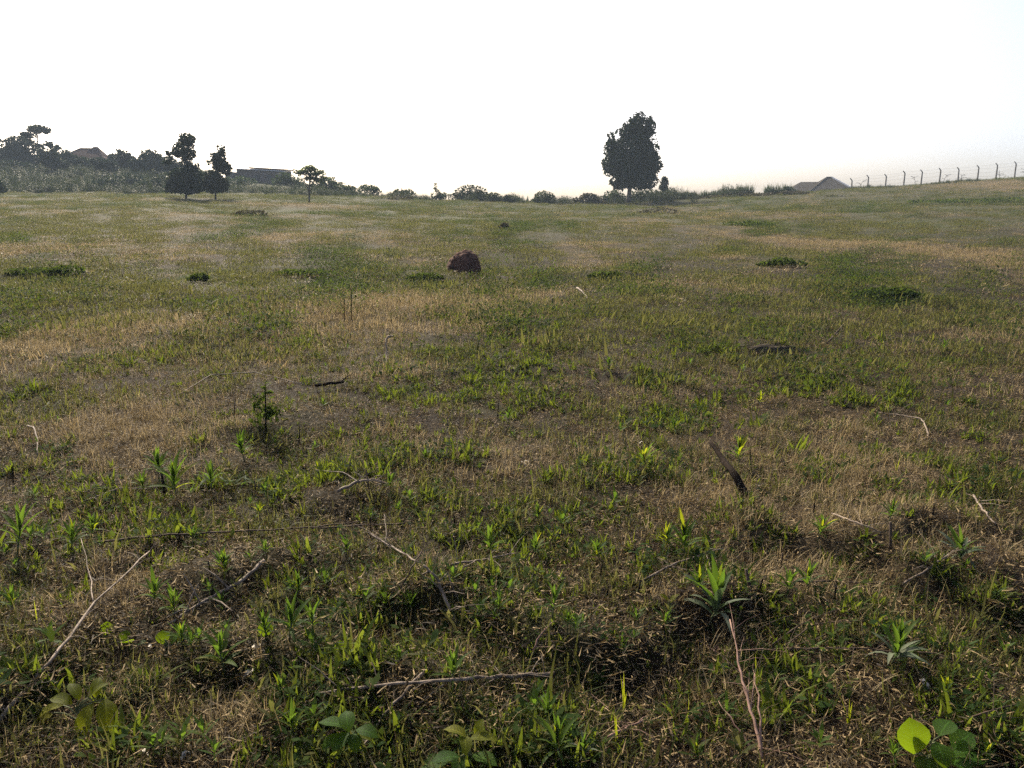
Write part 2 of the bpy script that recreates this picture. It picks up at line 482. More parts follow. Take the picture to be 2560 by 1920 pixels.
def proto_blades(name, n, rad, l0, l1, w, lean, curve, mat, seg=2):
    V, F = blade_arrays(disc_pts(n, rad), rng.random(n) * 2 * np.pi, np.abs(rng.normal(0, lean, n)), rng.uniform(l0, l1, n),
                        w * rng.uniform(.6, 1.3, n), rng.normal(curve, .5, n), seg)
    return mesh(name, V, F, [mat])

def proto_litter(name, n, rad, l0, l1, w, mat):
    b = disc_pts(n, rad); b[:, 2] = rng.uniform(0.0, 0.022, n)
    V, F = blade_arrays(b, rng.random(n) * 2 * np.pi, rng.normal(1.42, .24, n), rng.uniform(l0, l1, n), w * rng.uniform(.5, 1.6, n), rng.normal(.1, .7, n), 3)
    V[:, 2] = np.maximum(V[:, 2], .002) + rng.normal(0, .0015, len(V))
    return mesh(name, V, F, [mat])

def proto_leaves(name, n, rad, size, zmax, mat):
    """small ovate leaves on short stalks at all heights"""
    c = disc_pts(n, rad); c[:, 2] = rng.uniform(.1, 1, n) ** 1.2 * zmax * (1 - .5 * (np.hypot(c[:, 0], c[:, 1]) / rad) ** 2)
    az = rng.random(n) * 2 * np.pi; s = size * rng.uniform(.6, 1.4, n)
    V, F = blade_arrays(c, az, rng.normal(1.15, .45, n), s * 1.6, s * 1.0, rng.normal(.4, .4, n), 2)
    V = V.reshape(n, 5, 3); mid = (V[:, 0] + V[:, 1]) / 2
    V[:, 0] = mid + (V[:, 0] - mid) * .25; V[:, 1] = mid + (V[:, 1] - mid) * .25
    m2 = (V[:, 2] + V[:, 3]) / 2; V[:, 2] = m2 + (V[:, 2] - m2) * 1.35; V[:, 3] = m2 + (V[:, 3] - m2) * 1.35
    return mesh(name, V.reshape(-1, 3), F, [mat])

def scatter(name, label, cat, protos, P, rotz, tilt, scale, idx):
    """one object whose points carry the small plants (geometry nodes)"""
    me = bpy.data.meshes.new(name)
    n = len(P)
    me.vertices.add(n); me.vertices.foreach_set('co', np.asarray(P, np.float32).ravel())
    rot = np.stack([tilt * rng.normal(0, 1, n), tilt * rng.normal(0, 1, n), rotz], -1)
    a = me.attributes.new('rot', 'FLOAT_VECTOR', 'POINT'); a.data.foreach_set('vector', rot.astype(np.float32).ravel())
    a = me.attributes.new('scl', 'FLOAT', 'POINT'); a.data.foreach_set('value', np.asarray(scale, np.float32))
    a = me.attributes.new('idx', 'INT', 'POINT'); a.data.foreach_set('value', np.asarray(idx, np.int32))
    o = link(name, me); tag(o, label, cat, None, 'stuff')
    ng = bpy.data.node_groups.new(name, 'GeometryNodeTree')
    ng.interface.new_socket('Geometry', in_out='INPUT', socket_type='NodeSocketGeometry')
    ng.interface.new_socket('Geometry', in_out='OUTPUT', socket_type='NodeSocketGeometry')
    N, L = ng.nodes, ng.links
    gi = N.new('NodeGroupInput'); go = N.new('NodeGroupOutput')
    mtp = N.new('GeometryNodeMeshToPoints'); L.new(gi.outputs[0], mtp.inputs[0])
    join = N.new('GeometryNodeJoinGeometry')
    for pm in reversed(protos):
        po = bpy.data.objects.new(pm.name, pm)
        oi = N.new('GeometryNodeObjectInfo'); oi.inputs['Object'].default_value = po; oi.inputs['As Instance'].default_value = False
        g2i = N.new('GeometryNodeGeometryToInstance')
        L.new(oi.outputs['Geometry'], g2i.inputs[0]); L.new(g2i.outputs[0], join.inputs[0])
    iop = N.new('GeometryNodeInstanceOnPoints')
    iop.inputs['Pick Instance'].default_value = True
    def att(nm, t):
        x = N.new('GeometryNodeInputNamedAttribute'); x.data_type = t; x.inputs['Name'].default_value = nm
        return x.outputs['Attribute']
    L.new(mtp.outputs[0], iop.inputs['Points']); L.new(join.outputs[0], iop.inputs['Instance'])
    L.new(att('idx', 'INT'), iop.inputs['Instance Index'])
    L.new(att('rot', 'FLOAT_VECTOR'), iop.inputs['Rotation'])
    L.new(att('scl', 'FLOAT'), iop.inputs['Scale'])
    L.new(iop.outputs[0], go.inputs[0])
    md = o.modifiers.new('scatter', 'NODES'); md.node_group = ng
    return o

HALF = 0.80          # tangent of half the covered wedge, wider than the lens
def wedge(n, y0, y1, power):
    """points in the wedge ahead; density per area ~ y**(-power)"""
    t = rng.random(n)
    e = 2 - power
    y = (y0 ** e + t * (y1 ** e - y0 ** e)) ** (1 / e) if abs(e) > 1e-6 else y0 * (y1 / y0) ** t
    x = (rng.random(n) * 2 - 1) * HALF * (y + 0.8)
    return x, y

def put(x, y, dz=0.0):
    return np.stack([x, y, T(x, y) + dz], -1)

def clumps(x, y, seed, near=.22, far=1.1):
    """0..1 tussocky density at a scale that grows slowly with distance"""
    L = near + (far - near) * sstep(4, 60, y)
    n = fbm(x / L, y / L, seed) + .6 * fbm(x / (L * 3.2), y / (L * 3.2), seed + 9)
    return sstep(-.30, .42, n)

def build_cover():
    # -- litter: dead stalks and mulch lying on the soil, with thin dry stems standing in it
    pl = [proto_litter('litter_bits', 42, .13, .010, .060, .0030, M['litter']) for _ in range(5)] + \
         [proto_blades('dry_stems', 7, .09, .05, .17, .0026, .45, .3, M['litter'], 2) for _ in range(3)] + \
         [proto_litter('litter_bits_wide', 60, .5, .03, .12, .011, M['litter']) for _ in range(3)]
    x1, y1 = wedge(19000, 1.2, 18, 1.4)
    x3, y3 = wedge(5000, 1.2, 18, 1.0)
    x2, y2 = wedge(5500, 10, 60, 1.2)
    x = np.r_[x1, x3, x2]; y = np.r_[y1, y3, y2]
    hand = np.r_[sstep(18, 11, y1), sstep(18, 11, y3), sstep(10, 20, y2)]
    d, g = field(x, y); keep = rng.random(len(x)) < hand * np.clip(1.0 - .5 * g, .2, 1)
    i = np.r_[rng.integers(0, 5, len(x1)), rng.integers(5, 8, len(x3)), rng.integers(8, 11, len(x2))][keep]
    x, y = x[keep], y[keep]
    scatter('plant_litter', 'brown and grey dead stalks and mown litter covering the soil', 'plant litter', pl, put(x, y, -.004), rng.random(len(x)) * 6.28, .12, rng.uniform(.7, 1.35, len(x)), i)
    # -- short green grass
    pg = [proto_blades('grass_tuft', 14, .055, .025, .085, .0055, .85, .9, M['grass'], 2) for _ in range(5)] + \
         [proto_blades('grass_patch', 95, .36, .025, .085, .0105, .8, .9, M['grass'], 2) for _ in range(4)]
    x1, y1 = wedge(46000, 1.2, 18, 1.1)
    x2, y2 = wedge(60000, 5.5, 128, 1.05)
    x = np.r_[x1, x2]; y = np.r_[y1, y2]
    hand = np.r_[sstep(17, 9, y1), sstep(5.5, 13, y2)]
    d, g = field(x, y); c = clumps(x, y, 101)
    keep = rng.random(len(x)) < hand * np.clip(.80 + .8 * g - 1.0 * d, .04, 1) * (.14 + 1.05 * c) * (.8 + .2 * sstep(3, 9, y))
    i = np.r_[rng.integers(0, 5, len(x1)), rng.integers(5, 9, len(x2))][keep]
    x, y, c = x[keep], y[keep], c[keep]
    s = rng.uniform(.5, 1.2, len(x)) * (1 + .5 * sstep(20, 90, y)) * (.7 + .7 * c) * np.where(rng.random(len(x)) < .06, 1.7, 1)
    scatter('short_grass', 'short patchy green grass regrowing over the whole field', 'grass', pg, put(x, y, -.003), rng.random(len(x)) * 6.28, .14, s, i)
    # -- dry straw coloured grass
    ps = [proto_blades('straw_tuft', 22, .06, .04, .13, .0032, .85, 1.0, M['straw'], 3) for _ in range(5)] + \
         [proto_blades('straw_patch', 110, .40, .04, .12, .007, .85, .9, M['straw'], 2) for _ in range(4)]
    x1, y1 = wedge(40000, 1.2, 18, 1.0)
    x2, y2 = wedge(62000, 5.5, 122, 1.05)
    x = np.r_[x1, x2]; y = np.r_[y1, y2]
    hand = np.r_[sstep(17, 9, y1), sstep(5.5, 13, y2)]
    d, g = field(x, y); keep = rng.random(len(x)) < hand * np.clip(.05 + 1.35 * d ** 1.2 - .3 * g, .02, 1)
    i = np.r_[rng.integers(0, 5, len(x1)), rng.integers(5, 9, len(x2))][keep]
    x, y = x[keep], y[keep]
    s = rng.uniform(.6, 1.3, len(x)) * (1 + .4 * sstep(20, 90, y))
    scatter('dry_grass', 'dry straw coloured grass in tan patches across the field', 'grass', ps, put(x, y, -.003), rng.random(len(x)) * 6.28, .1, s, i)
    # -- low broad-leaved weeds
    pc = [proto_leaves('cover_sprig', 18, .07, .015, .07, M['cover']) for _ in range(4)] + \
         [proto_blades('sprig_piece', 11, .022, .03, .085, .011, .75, .5, M['sprig'], 3) for _ in range(4)] + \
         [proto_leaves('cover_patch', 120, .36, .019, .12, M['cover']) for _ in range(4)]
    x1, y1 = wedge(13000, 1.2, 18, 1.0)
    x3, y3 = wedge(30000, 1.2, 20, 1.15)
    x2, y2 = wedge(38000, 5.5, 125, 1.05)
    x = np.r_[x1, x3, x2]; y = np.r_[y1, y3, y2]
    hand = np.r_[sstep(17, 9, y1), sstep(20, 12, y3), sstep(5.5, 13, y2)]
    d, g = field(x, y); c = clumps(x, y, 131, .3, 1.8)
    keep = rng.random(len(x)) < hand * np.clip(.08 + .16 * np.r_[0 * x1, 1 + 0 * x3, 0 * x2] + .6 * g ** 1.5 + .95 * c ** 3 - .5 * d, .03, 1)
    i = np.r_[rng.integers(0, 4, len(x1)), rng.integers(4, 8, len(x3)), rng.integers(8, 12, len(x2))][keep]
    x, y, c = x[keep], y[keep], c[keep]
    s = rng.uniform(.5, 1.3, len(x)) * (1 + .3 * sstep(20, 90, y)) * (.75 + .6 * c ** 2) * np.where(rng.random(len(x)) < .05, 1.4, 1)
    scatter('low_weeds', 'low broad-leaved green weeds creeping through the grass', 'weeds', pc, put(x, y, -.003), rng.random(len(x)) * 6.28, .15, s, i)
    # -- tall weeds on the left hillside and along the crest
    pw = [proto_leaves('tall_weed_clump', 150, .55, .085, 1.0, M['weed']) for _ in range(4)] + \
         [proto_blades('tall_grass_clump', 60, .4, .5, 1.3, .035, .3, .6, M['weed'], 3) for _ in range(3)]
    n = 9000
    x = rng.uniform(-150, 12, n); y = rng.uniform(100, 175, n)
    keep = (rng.random(n) < sstep(-12, -34, x)) & (y > 103 + 5 * vnoise(x / 6, y * 0, 5)) & (np.abs(x) < y * .9)
    keep &= ~((x > -.355 * y) & (x < -.27 * y) & (y > 122) & (y < 180))            # open ground before the long building
    xa, ya = x[keep], y[keep]
    xb = rng.uniform(-50, 62, 1900); yb = 107 + rng.normal(0, 2.2, 1900) + 4 * sstep(20, 60, xb)
    x = np.r_[xa, xb]; y = np.r_[ya, yb]
    s = np.r_[rng.uniform(.35, 1.1, len(xa)) * (1 + .5 * sstep(-46, -58, xa)), rng.uniform(.4, 1.35, len(xb)) * (1 - .62 * sstep(30, 40, xb)) * (.75 + 1.1 * vnoise(xb / 2.3, 0 * xb, 77))]
    scatter('tall_weeds', 'tall grey-green weeds over the left hillside and along the crest', 'weeds', pw, put(x, y, -.05), rng.random(len(x)) * 6.28, .08, s, rng.integers(0, 7, len(x)))
build_cover()

# ------------------------------------------------------------------ trees and shrubs
def leaf_cloud(lobes, n, size, gap, seed, flat=0.0):
    """leaf clumps spread through ellipsoid lobes (x, z, rx, rz, ry, density) with holes between clusters"""
    r = np.random.default_rng(seed)
    vol = np.array([l[2] * l[3] * l[4] * l[5] for l in lobes]) ** 0.8
    cnt = np.maximum((n * vol / vol.sum()).astype(int), 12)
    pts = []
    for l, c in zip(lobes, cnt):
        nc = max(4, int(c / 26))
        u = r.normal(0, 1, (nc, 3)); u /= np.linalg.norm(u, axis=1)[:, None]
        cc = u * (r.random((nc, 1)) ** 0.42)                       # cluster centres, towards the outside
        a = r.integers(0, nc, c)
        p = cc[a] + r.normal(0, gap, (c, 3))
        q = np.linalg.norm(p, axis=1); p = p / np.maximum(1, q / 1.08)[:, None]
        pts.append(np.stack([l[0] + p[:, 0] * l[2], p[:, 1] * l[4], l[1] + p[:, 2] * l[3]], -1))
    P = np.concatenate(pts); m = len(P)
    nrm = r.normal(0, 1, (m, 3)); nrm[:, 2] *= (1 + flat); nrm /= np.linalg.norm(nrm, axis=1)[:, None]
    t = np.cross(nrm, r.normal(0, 1, (m, 3))); t /= np.linalg.norm(t, axis=1)[:, None]
    b = np.cross(nrm, t)
    s = size * (.45 + 1.3 * r.random((m, 1)) ** 1.8)
    V = np.stack([P - t * s * .9, P + b * s * .5 + nrm * s * .12, P + t * s * .9, P - b * s * .5 + nrm * s * .12], 1).reshape(-1, 3)
    F = np.arange(4 * m).reshape(-1, 4)
    return V, F

def tree(name, label, cat, u, v, depth, lobes, n, size, mat, trunk=None, gap=.30, flat=0.0, group=None, bark='bark', seed=1, yf=0.9, base=None):
    """lobes in photo pixels about the base (dx, dy up, rx, ry, density); depth in metres ahead"""
    k = depth / FPX
    x = (u - 1280) * CP * k
    gz = float(T(x, depth))
    zoff = (CAM_Z + (HOR - v) * CP2 * k) - gz          # where the pictured foot lies relative to the soil there
    e = empty(name, (x, depth, gz), label, cat, group)
    if name == 'bush' and 880 < u < 1700: lobes = [(l[0] * 1.15, l[1] * 1.2, l[2] * 1.25, l[3] * 1.3, *l[4:]) for l in lobes]; n = int(n * 1.4)
    L3 = [(l[0] * CP * k, l[1] * CP2 * k + zoff, l[2] * CP * k, l[3] * CP2 * k, max(l[2], l[3] * .6) * k * yf, (l[4] if len(l) > 4 else 1)) for l in lobes]
    V, F = leaf_cloud(L3, n, size, gap, seed, flat)
    V[:, 2] = np.maximum(V[:, 2], 0.02 + 0 * V[:, 2])
    link('crown' if trunk else 'foliage', mesh('crown', V, F, [mat]), e)
    mb = MB()
    r = random.Random(seed)
    if trunk:
        r0, top, dx = trunk                           # radius m, top dy px, lean px
        zt = top * CP2 * k + zoff; sx = dx * CP * k
        P = [(sx * t ** 1.3 + r.uniform(-.04, .04) * (0 < t < 1), r.uniform(-.04, .04), -0.15 + (zt + .15) * t) for t in (0, .2, .4, .6, .8, 1)]
        mb.tube(P, [r0 * 1.5, r0 * 1.05, r0 * .95, r0 * .85, r0 * .6, r0 * .3], 7)
        for l in L3:
            st = Vector(P[2]).lerp(Vector(P[4]), r.random())
            en = Vector((l[0], r.uniform(-.4, .4) * l[4], l[1]))
            if en.z < st.z + .1: st = Vector(P[2])
            md = st.lerp(en, .5) + Vector((0, 0, -.08 * (en - st).length))
            mb.tube([st, md, en], [r0 * .5, r0 * .34, r0 * .12], 5)
        mb.build('trunk', M[bark], e, True)
    else:
        for l in L3:
            for q in range(2):
                en = Vector((l[0] + r.uniform(-.5, .5) * l[2], r.uniform(-.5, .5) * l[4], max(.2, l[1] + .4 * l[3])))
                st = Vector((l[0] * .6 + r.uniform(-.1, .1), r.uniform(-.1, .1), -.1))
                mb = MB(); mb.tube([st, st.lerp(en, .5) + Vector((r.uniform(-.1, .1), 0, 0)) * l[2], en], [.035 * l[3], .025 * l[3], .01 * l[3]], 5); mb.build('stem', M[bark], e, True)
    return e

tree('broad_tree', 'tall dense dark green tree standing alone on the crest right of centre', 'tree', 1571, 517, 104,
     [(18, 203, 22, 27), (34, 190, 22, 26, .9), (4, 186, 24, 26, .9), (46, 196, 13, 24, .7), (-12, 178, 22, 24, .8), (-47, 168, 11, 24, .6), (-38, 140, 26, 24), (8, 140, 45, 34), (46, 150, 24, 34, .8), (-30, 108, 36, 30),
      (44, 105, 32, 34), (58, 122, 14, 20, .7), (6, 92, 46, 34), (30, 66, 42, 22), (-16, 62, 28, 18), (-44, 96, 22, 20, .8), (-40, 56, 12, 10, .5), (48, 52, 18, 8, .7), (-52, 108, 12, 14, .5)],
     14000, .24, M['tree'], (.26, 150, 14), gap=.29, seed=8)
tree('young_tree', 'tiny oval dark tree just right of the tall lone tree', 'tree', 1656, 500, 112,
     [(2, 38, 10, 16), (1, 30, 11, 11), (3, 48, 7, 9)], 900, .17, M['tree'], (.06, 40, 1), gap=.3, seed=4)
tree('two_tiered_tree', 'dark tree with dense round lower crown and sparse leaning top', 'tree', 467, 511, 82,
     [(-4, 62, 34, 26, 1.2), (20, 68, 26, 26, 1.1), (-26, 46, 22, 17, 1), (26, 42, 20, 13), (-42, 36, 10, 9, .5), (0, 36, 26, 10, .8), (10, 162, 19, 15, .7), (24, 150, 14, 16, .6), (2, 138, 22, 15, .7), (16, 124, 18, 14, .6), (-20, 124, 18, 10, .5), (-34, 108, 13, 12, .4), (6, 106, 17, 18, .6), (24, 94, 14, 12, .6)],
     7400, .17, M['tree'], (.085, 150, 8), gap=.27, seed=5)
tree('two_tiered_tree', 'shorter dark tree with tapering top, right neighbour of the two-tiered tree', 'tree', 540, 506, 84,
     [(-4, 54, 26, 22, 1.1), (14, 44, 22, 19, 1), (-12, 36, 18, 12), (24, 122, 11, 22, .7), (4, 102, 17, 18, .7), (22, 94, 19, 18, .8), (36, 82, 13, 18, .7)],
     5200, .17, M['tree'], (.075, 110, 16), gap=.27, seed=6)
tree('acacia_tree', 'small thin trunked tree with flat layered open crown', 'tree', 773, 513, 80,
     [(10, 94, 18, 7, .7), (-12, 82, 22, 5, .6), (-30, 86, 10, 3, .3), (22, 78, 24, 6, .8), (42, 70, 14, 5, .6), (4, 68, 22, 5, .6), (18, 62, 20, 7, .6), (-14, 72, 12, 4, .4), (6, 84, 24, 9, .7), (30, 84, 12, 6, .5)],
     2300, .12, M['acacia'], (.085, 72, 7), gap=.3, flat=1.2, seed=7, yf=1.0)
# left hill trees
tree('hill_tree', 'dense bushy tree at far left, in front of the flat-topped tree', 'tree', 62, 424, 146,
     [(2, 48, 34, 30, 1.2), (-20, 30, 26, 22), (24, 24, 26, 20), (-6, 14, 40, 14)], 4200, .3, M['tree'], (.22, 50, 0), gap=.28, seed=8)
tree('flat_topped_tree', 'tall open tree with a flat wind-swept top on the left hill', 'tree', 108, 424, 150,
     [(12, 97, 26, 8, .9), (30, 92, 10, 7, .7), (-12, 84, 18, 8, .6), (-20, 66, 18, 12, .6), (28, 62, 14, 10, .35), (44, 46, 16, 14, .4), (6, 50, 18, 10, .35), (34, 28, 20, 12, .5)],
     3600, .26, M['tree'], (.17, 96, 8), gap=.26, flat=.5, seed=9)
tree('hill_tree', 'loose leafy tree at the very left edge of the picture on the hill', 'tree', 8, 424, 148,
     [(4, 66, 14, 14, .6), (-14, 40, 22, 22, .7), (8, 30, 20, 14, .6), (-22, 92, 20, 6, .35)], 2400, .28, M['tree'], (.15, 70, 0), gap=.26, seed=10)
tree('hill_tree', 'dark leafy tree in front of the brown roofed house', 'tree', 176, 428, 146,
     [(0, 36, 20, 16, .8), (14, 24, 26, 14), (-14, 22, 20, 16), (44, 22, 26, 12, .9), (80, 20, 20, 10, .7)], 3600, .28, M['tree'], (.12, 34, 0), gap=.26, seed=11)
tree('round_tree', 'round dark tree right of the brown roofed house', 'tree', 316, 432, 142,
     [(0, 34, 24, 20, 1.2), (-14, 28, 18, 16), (18, 24, 16, 18), (-24, 36, 8, 10, .5)], 2700, .26, M['tree'], (.12, 36, 0), gap=.26, seed=12)
tree('round_tree', 'airy round tree left of the two-tiered tree on the hill', 'tree', 386, 438, 138,
     [(-4, 38, 20, 22, .8), (14, 36, 16, 22, .7), (-16, 28, 16, 18, .8), (28, 26, 12, 16, .5)], 2300, .25, M['tree'], (.11, 40, 0), gap=.25, seed=13)
for q, (lab, u, v, lob, n) in enumerate([
        ('ragged dark tree joining the far left trees to the house', 140, 430, [(0, 30, 22, 18), (-16, 44, 14, 14, .5), (18, 20, 22, 14), (8, 50, 10, 8, .4)], 2400),
        ('low dark tree hiding the right end of the brown roofed house', 268, 434, [(0, 22, 22, 16), (-18, 26, 14, 12, .7), (20, 18, 16, 14), (26, 38, 7, 9, .4)], 1900),
        ('scruffy tree filling the gap between the two round trees', 350, 438, [(0, 24, 16, 16), (-8, 34, 9, 9, .5), (10, 16, 18, 12)], 1500),
        ('broad scruffy tree behind the two-tiered tree on the hill', 430, 442, [(0, 30, 20, 18, .8), (-14, 22, 16, 14), (18, 22, 18, 14)], 1900),
        ('low spreading dark tree below the far left trees', 40, 436, [(0, 20, 34, 14), (-30, 24, 20, 14), (34, 16, 26, 12)], 2300)]):
    tree('hill_tree', lab, 'tree', u, v, 134 + q, lob, n, .24, M['tree'], (.1, 26, 0), gap=.3, seed=20 + q)
BUSH = [  # label, u, v foot, depth, lobes, n, mat
    ('broad dark bush at the foot of the hill below the round tree', 262, 484, 110, [(0, 18, 38, 18), (-26, 10, 22, 12), (22, 22, 24, 18)], 1700, 'tree'),
    ('dark rounded bush on the hill slope under the brown roofed house', 330, 478, 116, [(0, 26, 30, 18), (20, 16, 24, 14), (-18, 14, 20, 12)], 1500, 'tree'),
    ('wide grey-green bush left of the two-tiered tree at field edge', 384, 484, 108, [(-8, 18, 30, 15), (22, 22, 22, 18), (-30, 10, 18, 10)], 1500, 'tree'),
    ('pale green bush tucked behind the two-tiered tree', 424, 478, 112, [(0, 24, 20, 20), (14, 16, 16, 14)], 1000, 'weed'),
    ('dark bush cut off by the left picture edge at field border', -6, 482, 88, [(0, 16, 18, 16), (12, 8, 16, 8)], 900, 'tree'),
    ('low bush below the left corner of the long low building', 596, 466, 128, [(0, 14, 26, 12), (24, 10, 24, 10)], 1000, 'bush'),
    ('leafy bush covering the right end of the long low building', 722, 470, 124, [(-4, 24, 22, 14), (18, 14, 22, 12), (-26, 16, 16, 10)], 1400, 'bush'),
    ('bush right behind the flat layered small tree', 822, 480, 112, [(0, 24, 26, 13), (22, 14, 24, 10), (-22, 16, 18, 10)], 1300, 'bush'),
    ('low spreading bush on the slope right of the layered tree', 866, 484, 110, [(0, 12, 24, 8), (-18, 16, 14, 8)], 700, 'bush'),
    ('small crest shrub, first one right of the hillside', 922, 488, 109, [(0, 12, 20, 8), (14, 8, 14, 6)], 600, 'bush'),
    ('small loose shrub on the crest left of the upright one', 1012, 494, 108, [(0, 10, 20, 7), (-20, 7, 14, 5)], 500, 'weed'),
    ('thin upright shrub poking above the crest left of the dome bush', 1092, 498, 107, [(0, 22, 5, 12, .6), (-2, 10, 9, 8), (14, 6, 14, 6)], 420, 'bush'),
    ('broad dome-shaped dark bush on the crest left of centre', 1178, 508, 106, [(0, 20, 30, 15), (-26, 12, 20, 9), (28, 14, 20, 10), (6, 12, 36, 10)], 2000, 'tree'),
    ('grey-green bush at the right shoulder of the dome-shaped bush', 1232, 512, 104, [(0, 12, 18, 11), (10, 8, 14, 8)], 700, 'weed'),
    ('small dark bush right of the grey-green bush on the crest', 1272, 514, 103, [(0, 10, 11, 10)], 400, 'tree'),
    ('arched green bush on the crest near the picture centre', 1360, 514, 105, [(0, 16, 19, 12), (14, 10, 16, 8), (-14, 9, 14, 8)], 1100, 'bush'),
    ('twiggy brownish bush left of the tall lone tree', 1470, 514, 105, [(0, 14, 17, 10), (-20, 10, 14, 7, .6), (24, 10, 14, 8, .6)], 900, 'brownbush'),
    ('green bush just left of the tall tree trunk', 1536, 514, 107, [(0, 18, 20, 12), (-10, 20, 14, 9), (14, 12, 18, 9)], 1000, 'bush'),
    ('broad pale green bush behind the tall tree trunk', 1612, 512, 109, [(0, 20, 34, 10), (24, 14, 24, 10), (-20, 12, 20, 9)], 1500, 'weed'),
    ('low green bush below the tiny oval tree', 1672, 512, 108, [(0, 15, 22, 9), (18, 11, 14, 7)], 700, 'bush'),
    ('brown brushy thicket on the crest left of the tall reeds', 1782, 507, 103, [(0, 10, 34, 8), (-34, 6, 22, 6), (34, 12, 26, 9)], 1300, 'brownbush'),
    ('brown brushy thicket below the tall reed clumps', 1880, 505, 102, [(0, 14, 38, 9), (40, 14, 30, 9), (-36, 12, 20, 8)], 1500, 'brownbush'),
    ('dark low brush in front of the grey roof', 1990, 494, 102, [(0, 9, 28, 7), (28, 7, 22, 5), (-28, 9, 18, 7)], 1100, 'brownbush'),
    ('ragged green bush right of the tiny oval tree on the crest', 1722, 506, 106, [(0, 14, 22, 10), (20, 10, 16, 8), (-16, 9, 14, 7)], 900, 'bush'),
    ('scrubby bush against the left foot of the tall reeds', 1826, 500, 105, [(0, 16, 18, 10), (-18, 10, 16, 8)], 800, 'bush'),
    ('green scrub between the reeds and the grey roof', 1968, 490, 105, [(0, 14, 14, 8), (12, 9, 14, 6)], 600, 'bush'),
    ('scrub hiding the right foot of the grey roof', 2112, 488, 108, [(0, 10, 18, 6), (16, 7, 14, 4)], 500, 'brownbush'),
    ('dark shrubby hump left of the leftmost fence post', 2085, 505, 92, [(0, 10, 26, 7), (24, 6, 20, 5)], 700, 'brownbush'),
]
for k, (lab, u, v, dep, lob, n, mt) in enumerate(BUSH):
    tree('bush', lab, 'bush', u, v, dep, lob, n, .15 * dep / 105, M[mt], None, gap=.34, seed=40 + k, group='bushes along the field edge', bark='brown_wood')

# dark low weed clumps out in the field
CLUMP = [
    ('large dark green leafy weed clump right of centre, nearest of the far clumps', 2240, 750, [(0, 12, 62, 13), (-50, 6, 40, 9), (50, 6, 45, 8)], 1500, .04, 'cover'),
    ('dark hummock of weeds beyond the leafy clump at right', 1962, 668, [(0, 10, 34, 11), (34, 6, 30, 7), (-34, 5, 26, 6)], 1000, .04, 'cover'),
    ('small dark green weed clump left of the reddish mound, furthest left one', 484, 706, [(0, 9, 22, 10), (-14, 5, 16, 6)], 500, .04, 'cover'),
    ('low dark weed clump between the small round clump and the reddish mound', 740, 694, [(0, 9, 50, 9), (50, 7, 46, 8), (-40, 6, 30, 6)], 1000, .04, 'cover'),
    ('grey-green weed clump just left of the reddish mound', 1062, 704, [(0, 8, 40, 9), (-26, 5, 24, 6)], 700, .04, 'cover'),
    ('dark weed clump at the left picture edge level with the mound', 60, 690, [(0, 8, 60, 9), (90, 10, 40, 12)], 900, .045, 'cover'),
    ('dark weed clump straight out from the mound towards the right', 1520, 700, [(0, 8, 38, 10), (-26, 4, 20, 6)], 600, .04, 'cover'),
    ('small dark weed hump beyond the mound near the crest', 1262, 572, [(0, 7, 9, 8), (-8, 4, 8, 4)], 300, .06, 'brownbush'),
    ('flat dark weed patch on the right slope below the grey roof', 1860, 566, [(0, 5, 46, 7), (50, 4, 30, 5)], 600, .08, 'cover'),
    ('brown brushy patch right of the tall lone tree in the field', 1650, 536, [(0, 7, 40, 9), (-30, 4, 26, 6)], 700, .09, 'brownbush'),
    ('long dark weedy terrace edge under the fence at right', 2430, 508, [(0, 5, 80, 6), (-90, 3, 70, 5), (90, 8, 60, 6)], 1300, .1, 'cover'),
    ('brown weed clump near the layered small tree in the field', 628, 540, [(0, 6, 36, 8), (-26, 3, 24, 5)], 600, .08, 'brownbush'),
    ('dark weed heap on the slope between layered tree and dome bush', 1000, 500, [(0, 5, 32, 6), (-26, 3, 20, 4)], 500, .1, 'brownbush'),
]
for k, (lab, u, v, lob, n, sz, mt) in enumerate(CLUMP):
    p = place(u, v)
    tree('weed_clump', lab, 'weeds', u, v, p.y, lob, n, sz, M[mt], None, gap=.75, seed=90 + k, group='weed clumps in the field', bark='brown_wood', yf=.6)

# tall reed-like grass clumps on the crest and seed stalks
def reeds(label, u, v, depth, w, h, n, seed, group='tall reed clumps on the crest'):
    r = np.random.default_rng(seed); k = depth / FPX; x = (u - 1280) * CP * k; gz = float(T(x, depth))
    e = empty('reed_clump', (x, depth, gz), label, 'reeds', group)
    top = CAM_Z + (HOR - v) * CP2 * k - gz
    b = np.stack([r.uniform(-w, w, n) * k, r.uniform(-.6, .6, n), 0 * np.arange(n)], -1)
    ln = (top + h * k * r.uniform(.2, 1.0, n)) * r.uniform(.75, 1.05, n)
    V, F = blade_arrays(b, r.random(n) * 6.28, np.abs(r.normal(0, .16, n)), np.maximum(ln, .3), .075 * r.uniform(.6, 1.3, n), r.normal(.5, .4, n), 4)
    link('blades', mesh('reed_blades', V, F, [M['bush']]), e)
    for q in range(6):
        mb = MB(); bx = float(r.uniform(-w, w) * k * .8); L = float((top + h * k) * r.uniform(.6, .95))
        mb.tube([(bx, 0, -.05), (bx + .05, 0, L * .5), (bx + float(r.normal(0, .15)), 0, L)], [.02, .016, .006], 5); mb.build('stalk', M['stem'], e)
    return e
reeds('tall bright reed clump, the narrower and left of the two', 1860, 484, 106, 20, 30, 520, 1)
reeds('wide tall reed clump next to the grey roof', 1942, 482, 106, 32, 28, 700, 2)
reeds('low reed fringe left of the tall reed clumps', 1790, 488, 106, 40, 16, 520, 3)
reeds('thin reed stalks on the crest between dome bush and arched bush', 1292, 505, 106, 30, 20, 110, 4)
reeds('sparse flowering stalks on the slope right of the layered tree', 874, 478, 110, 18, 24, 60, 5)
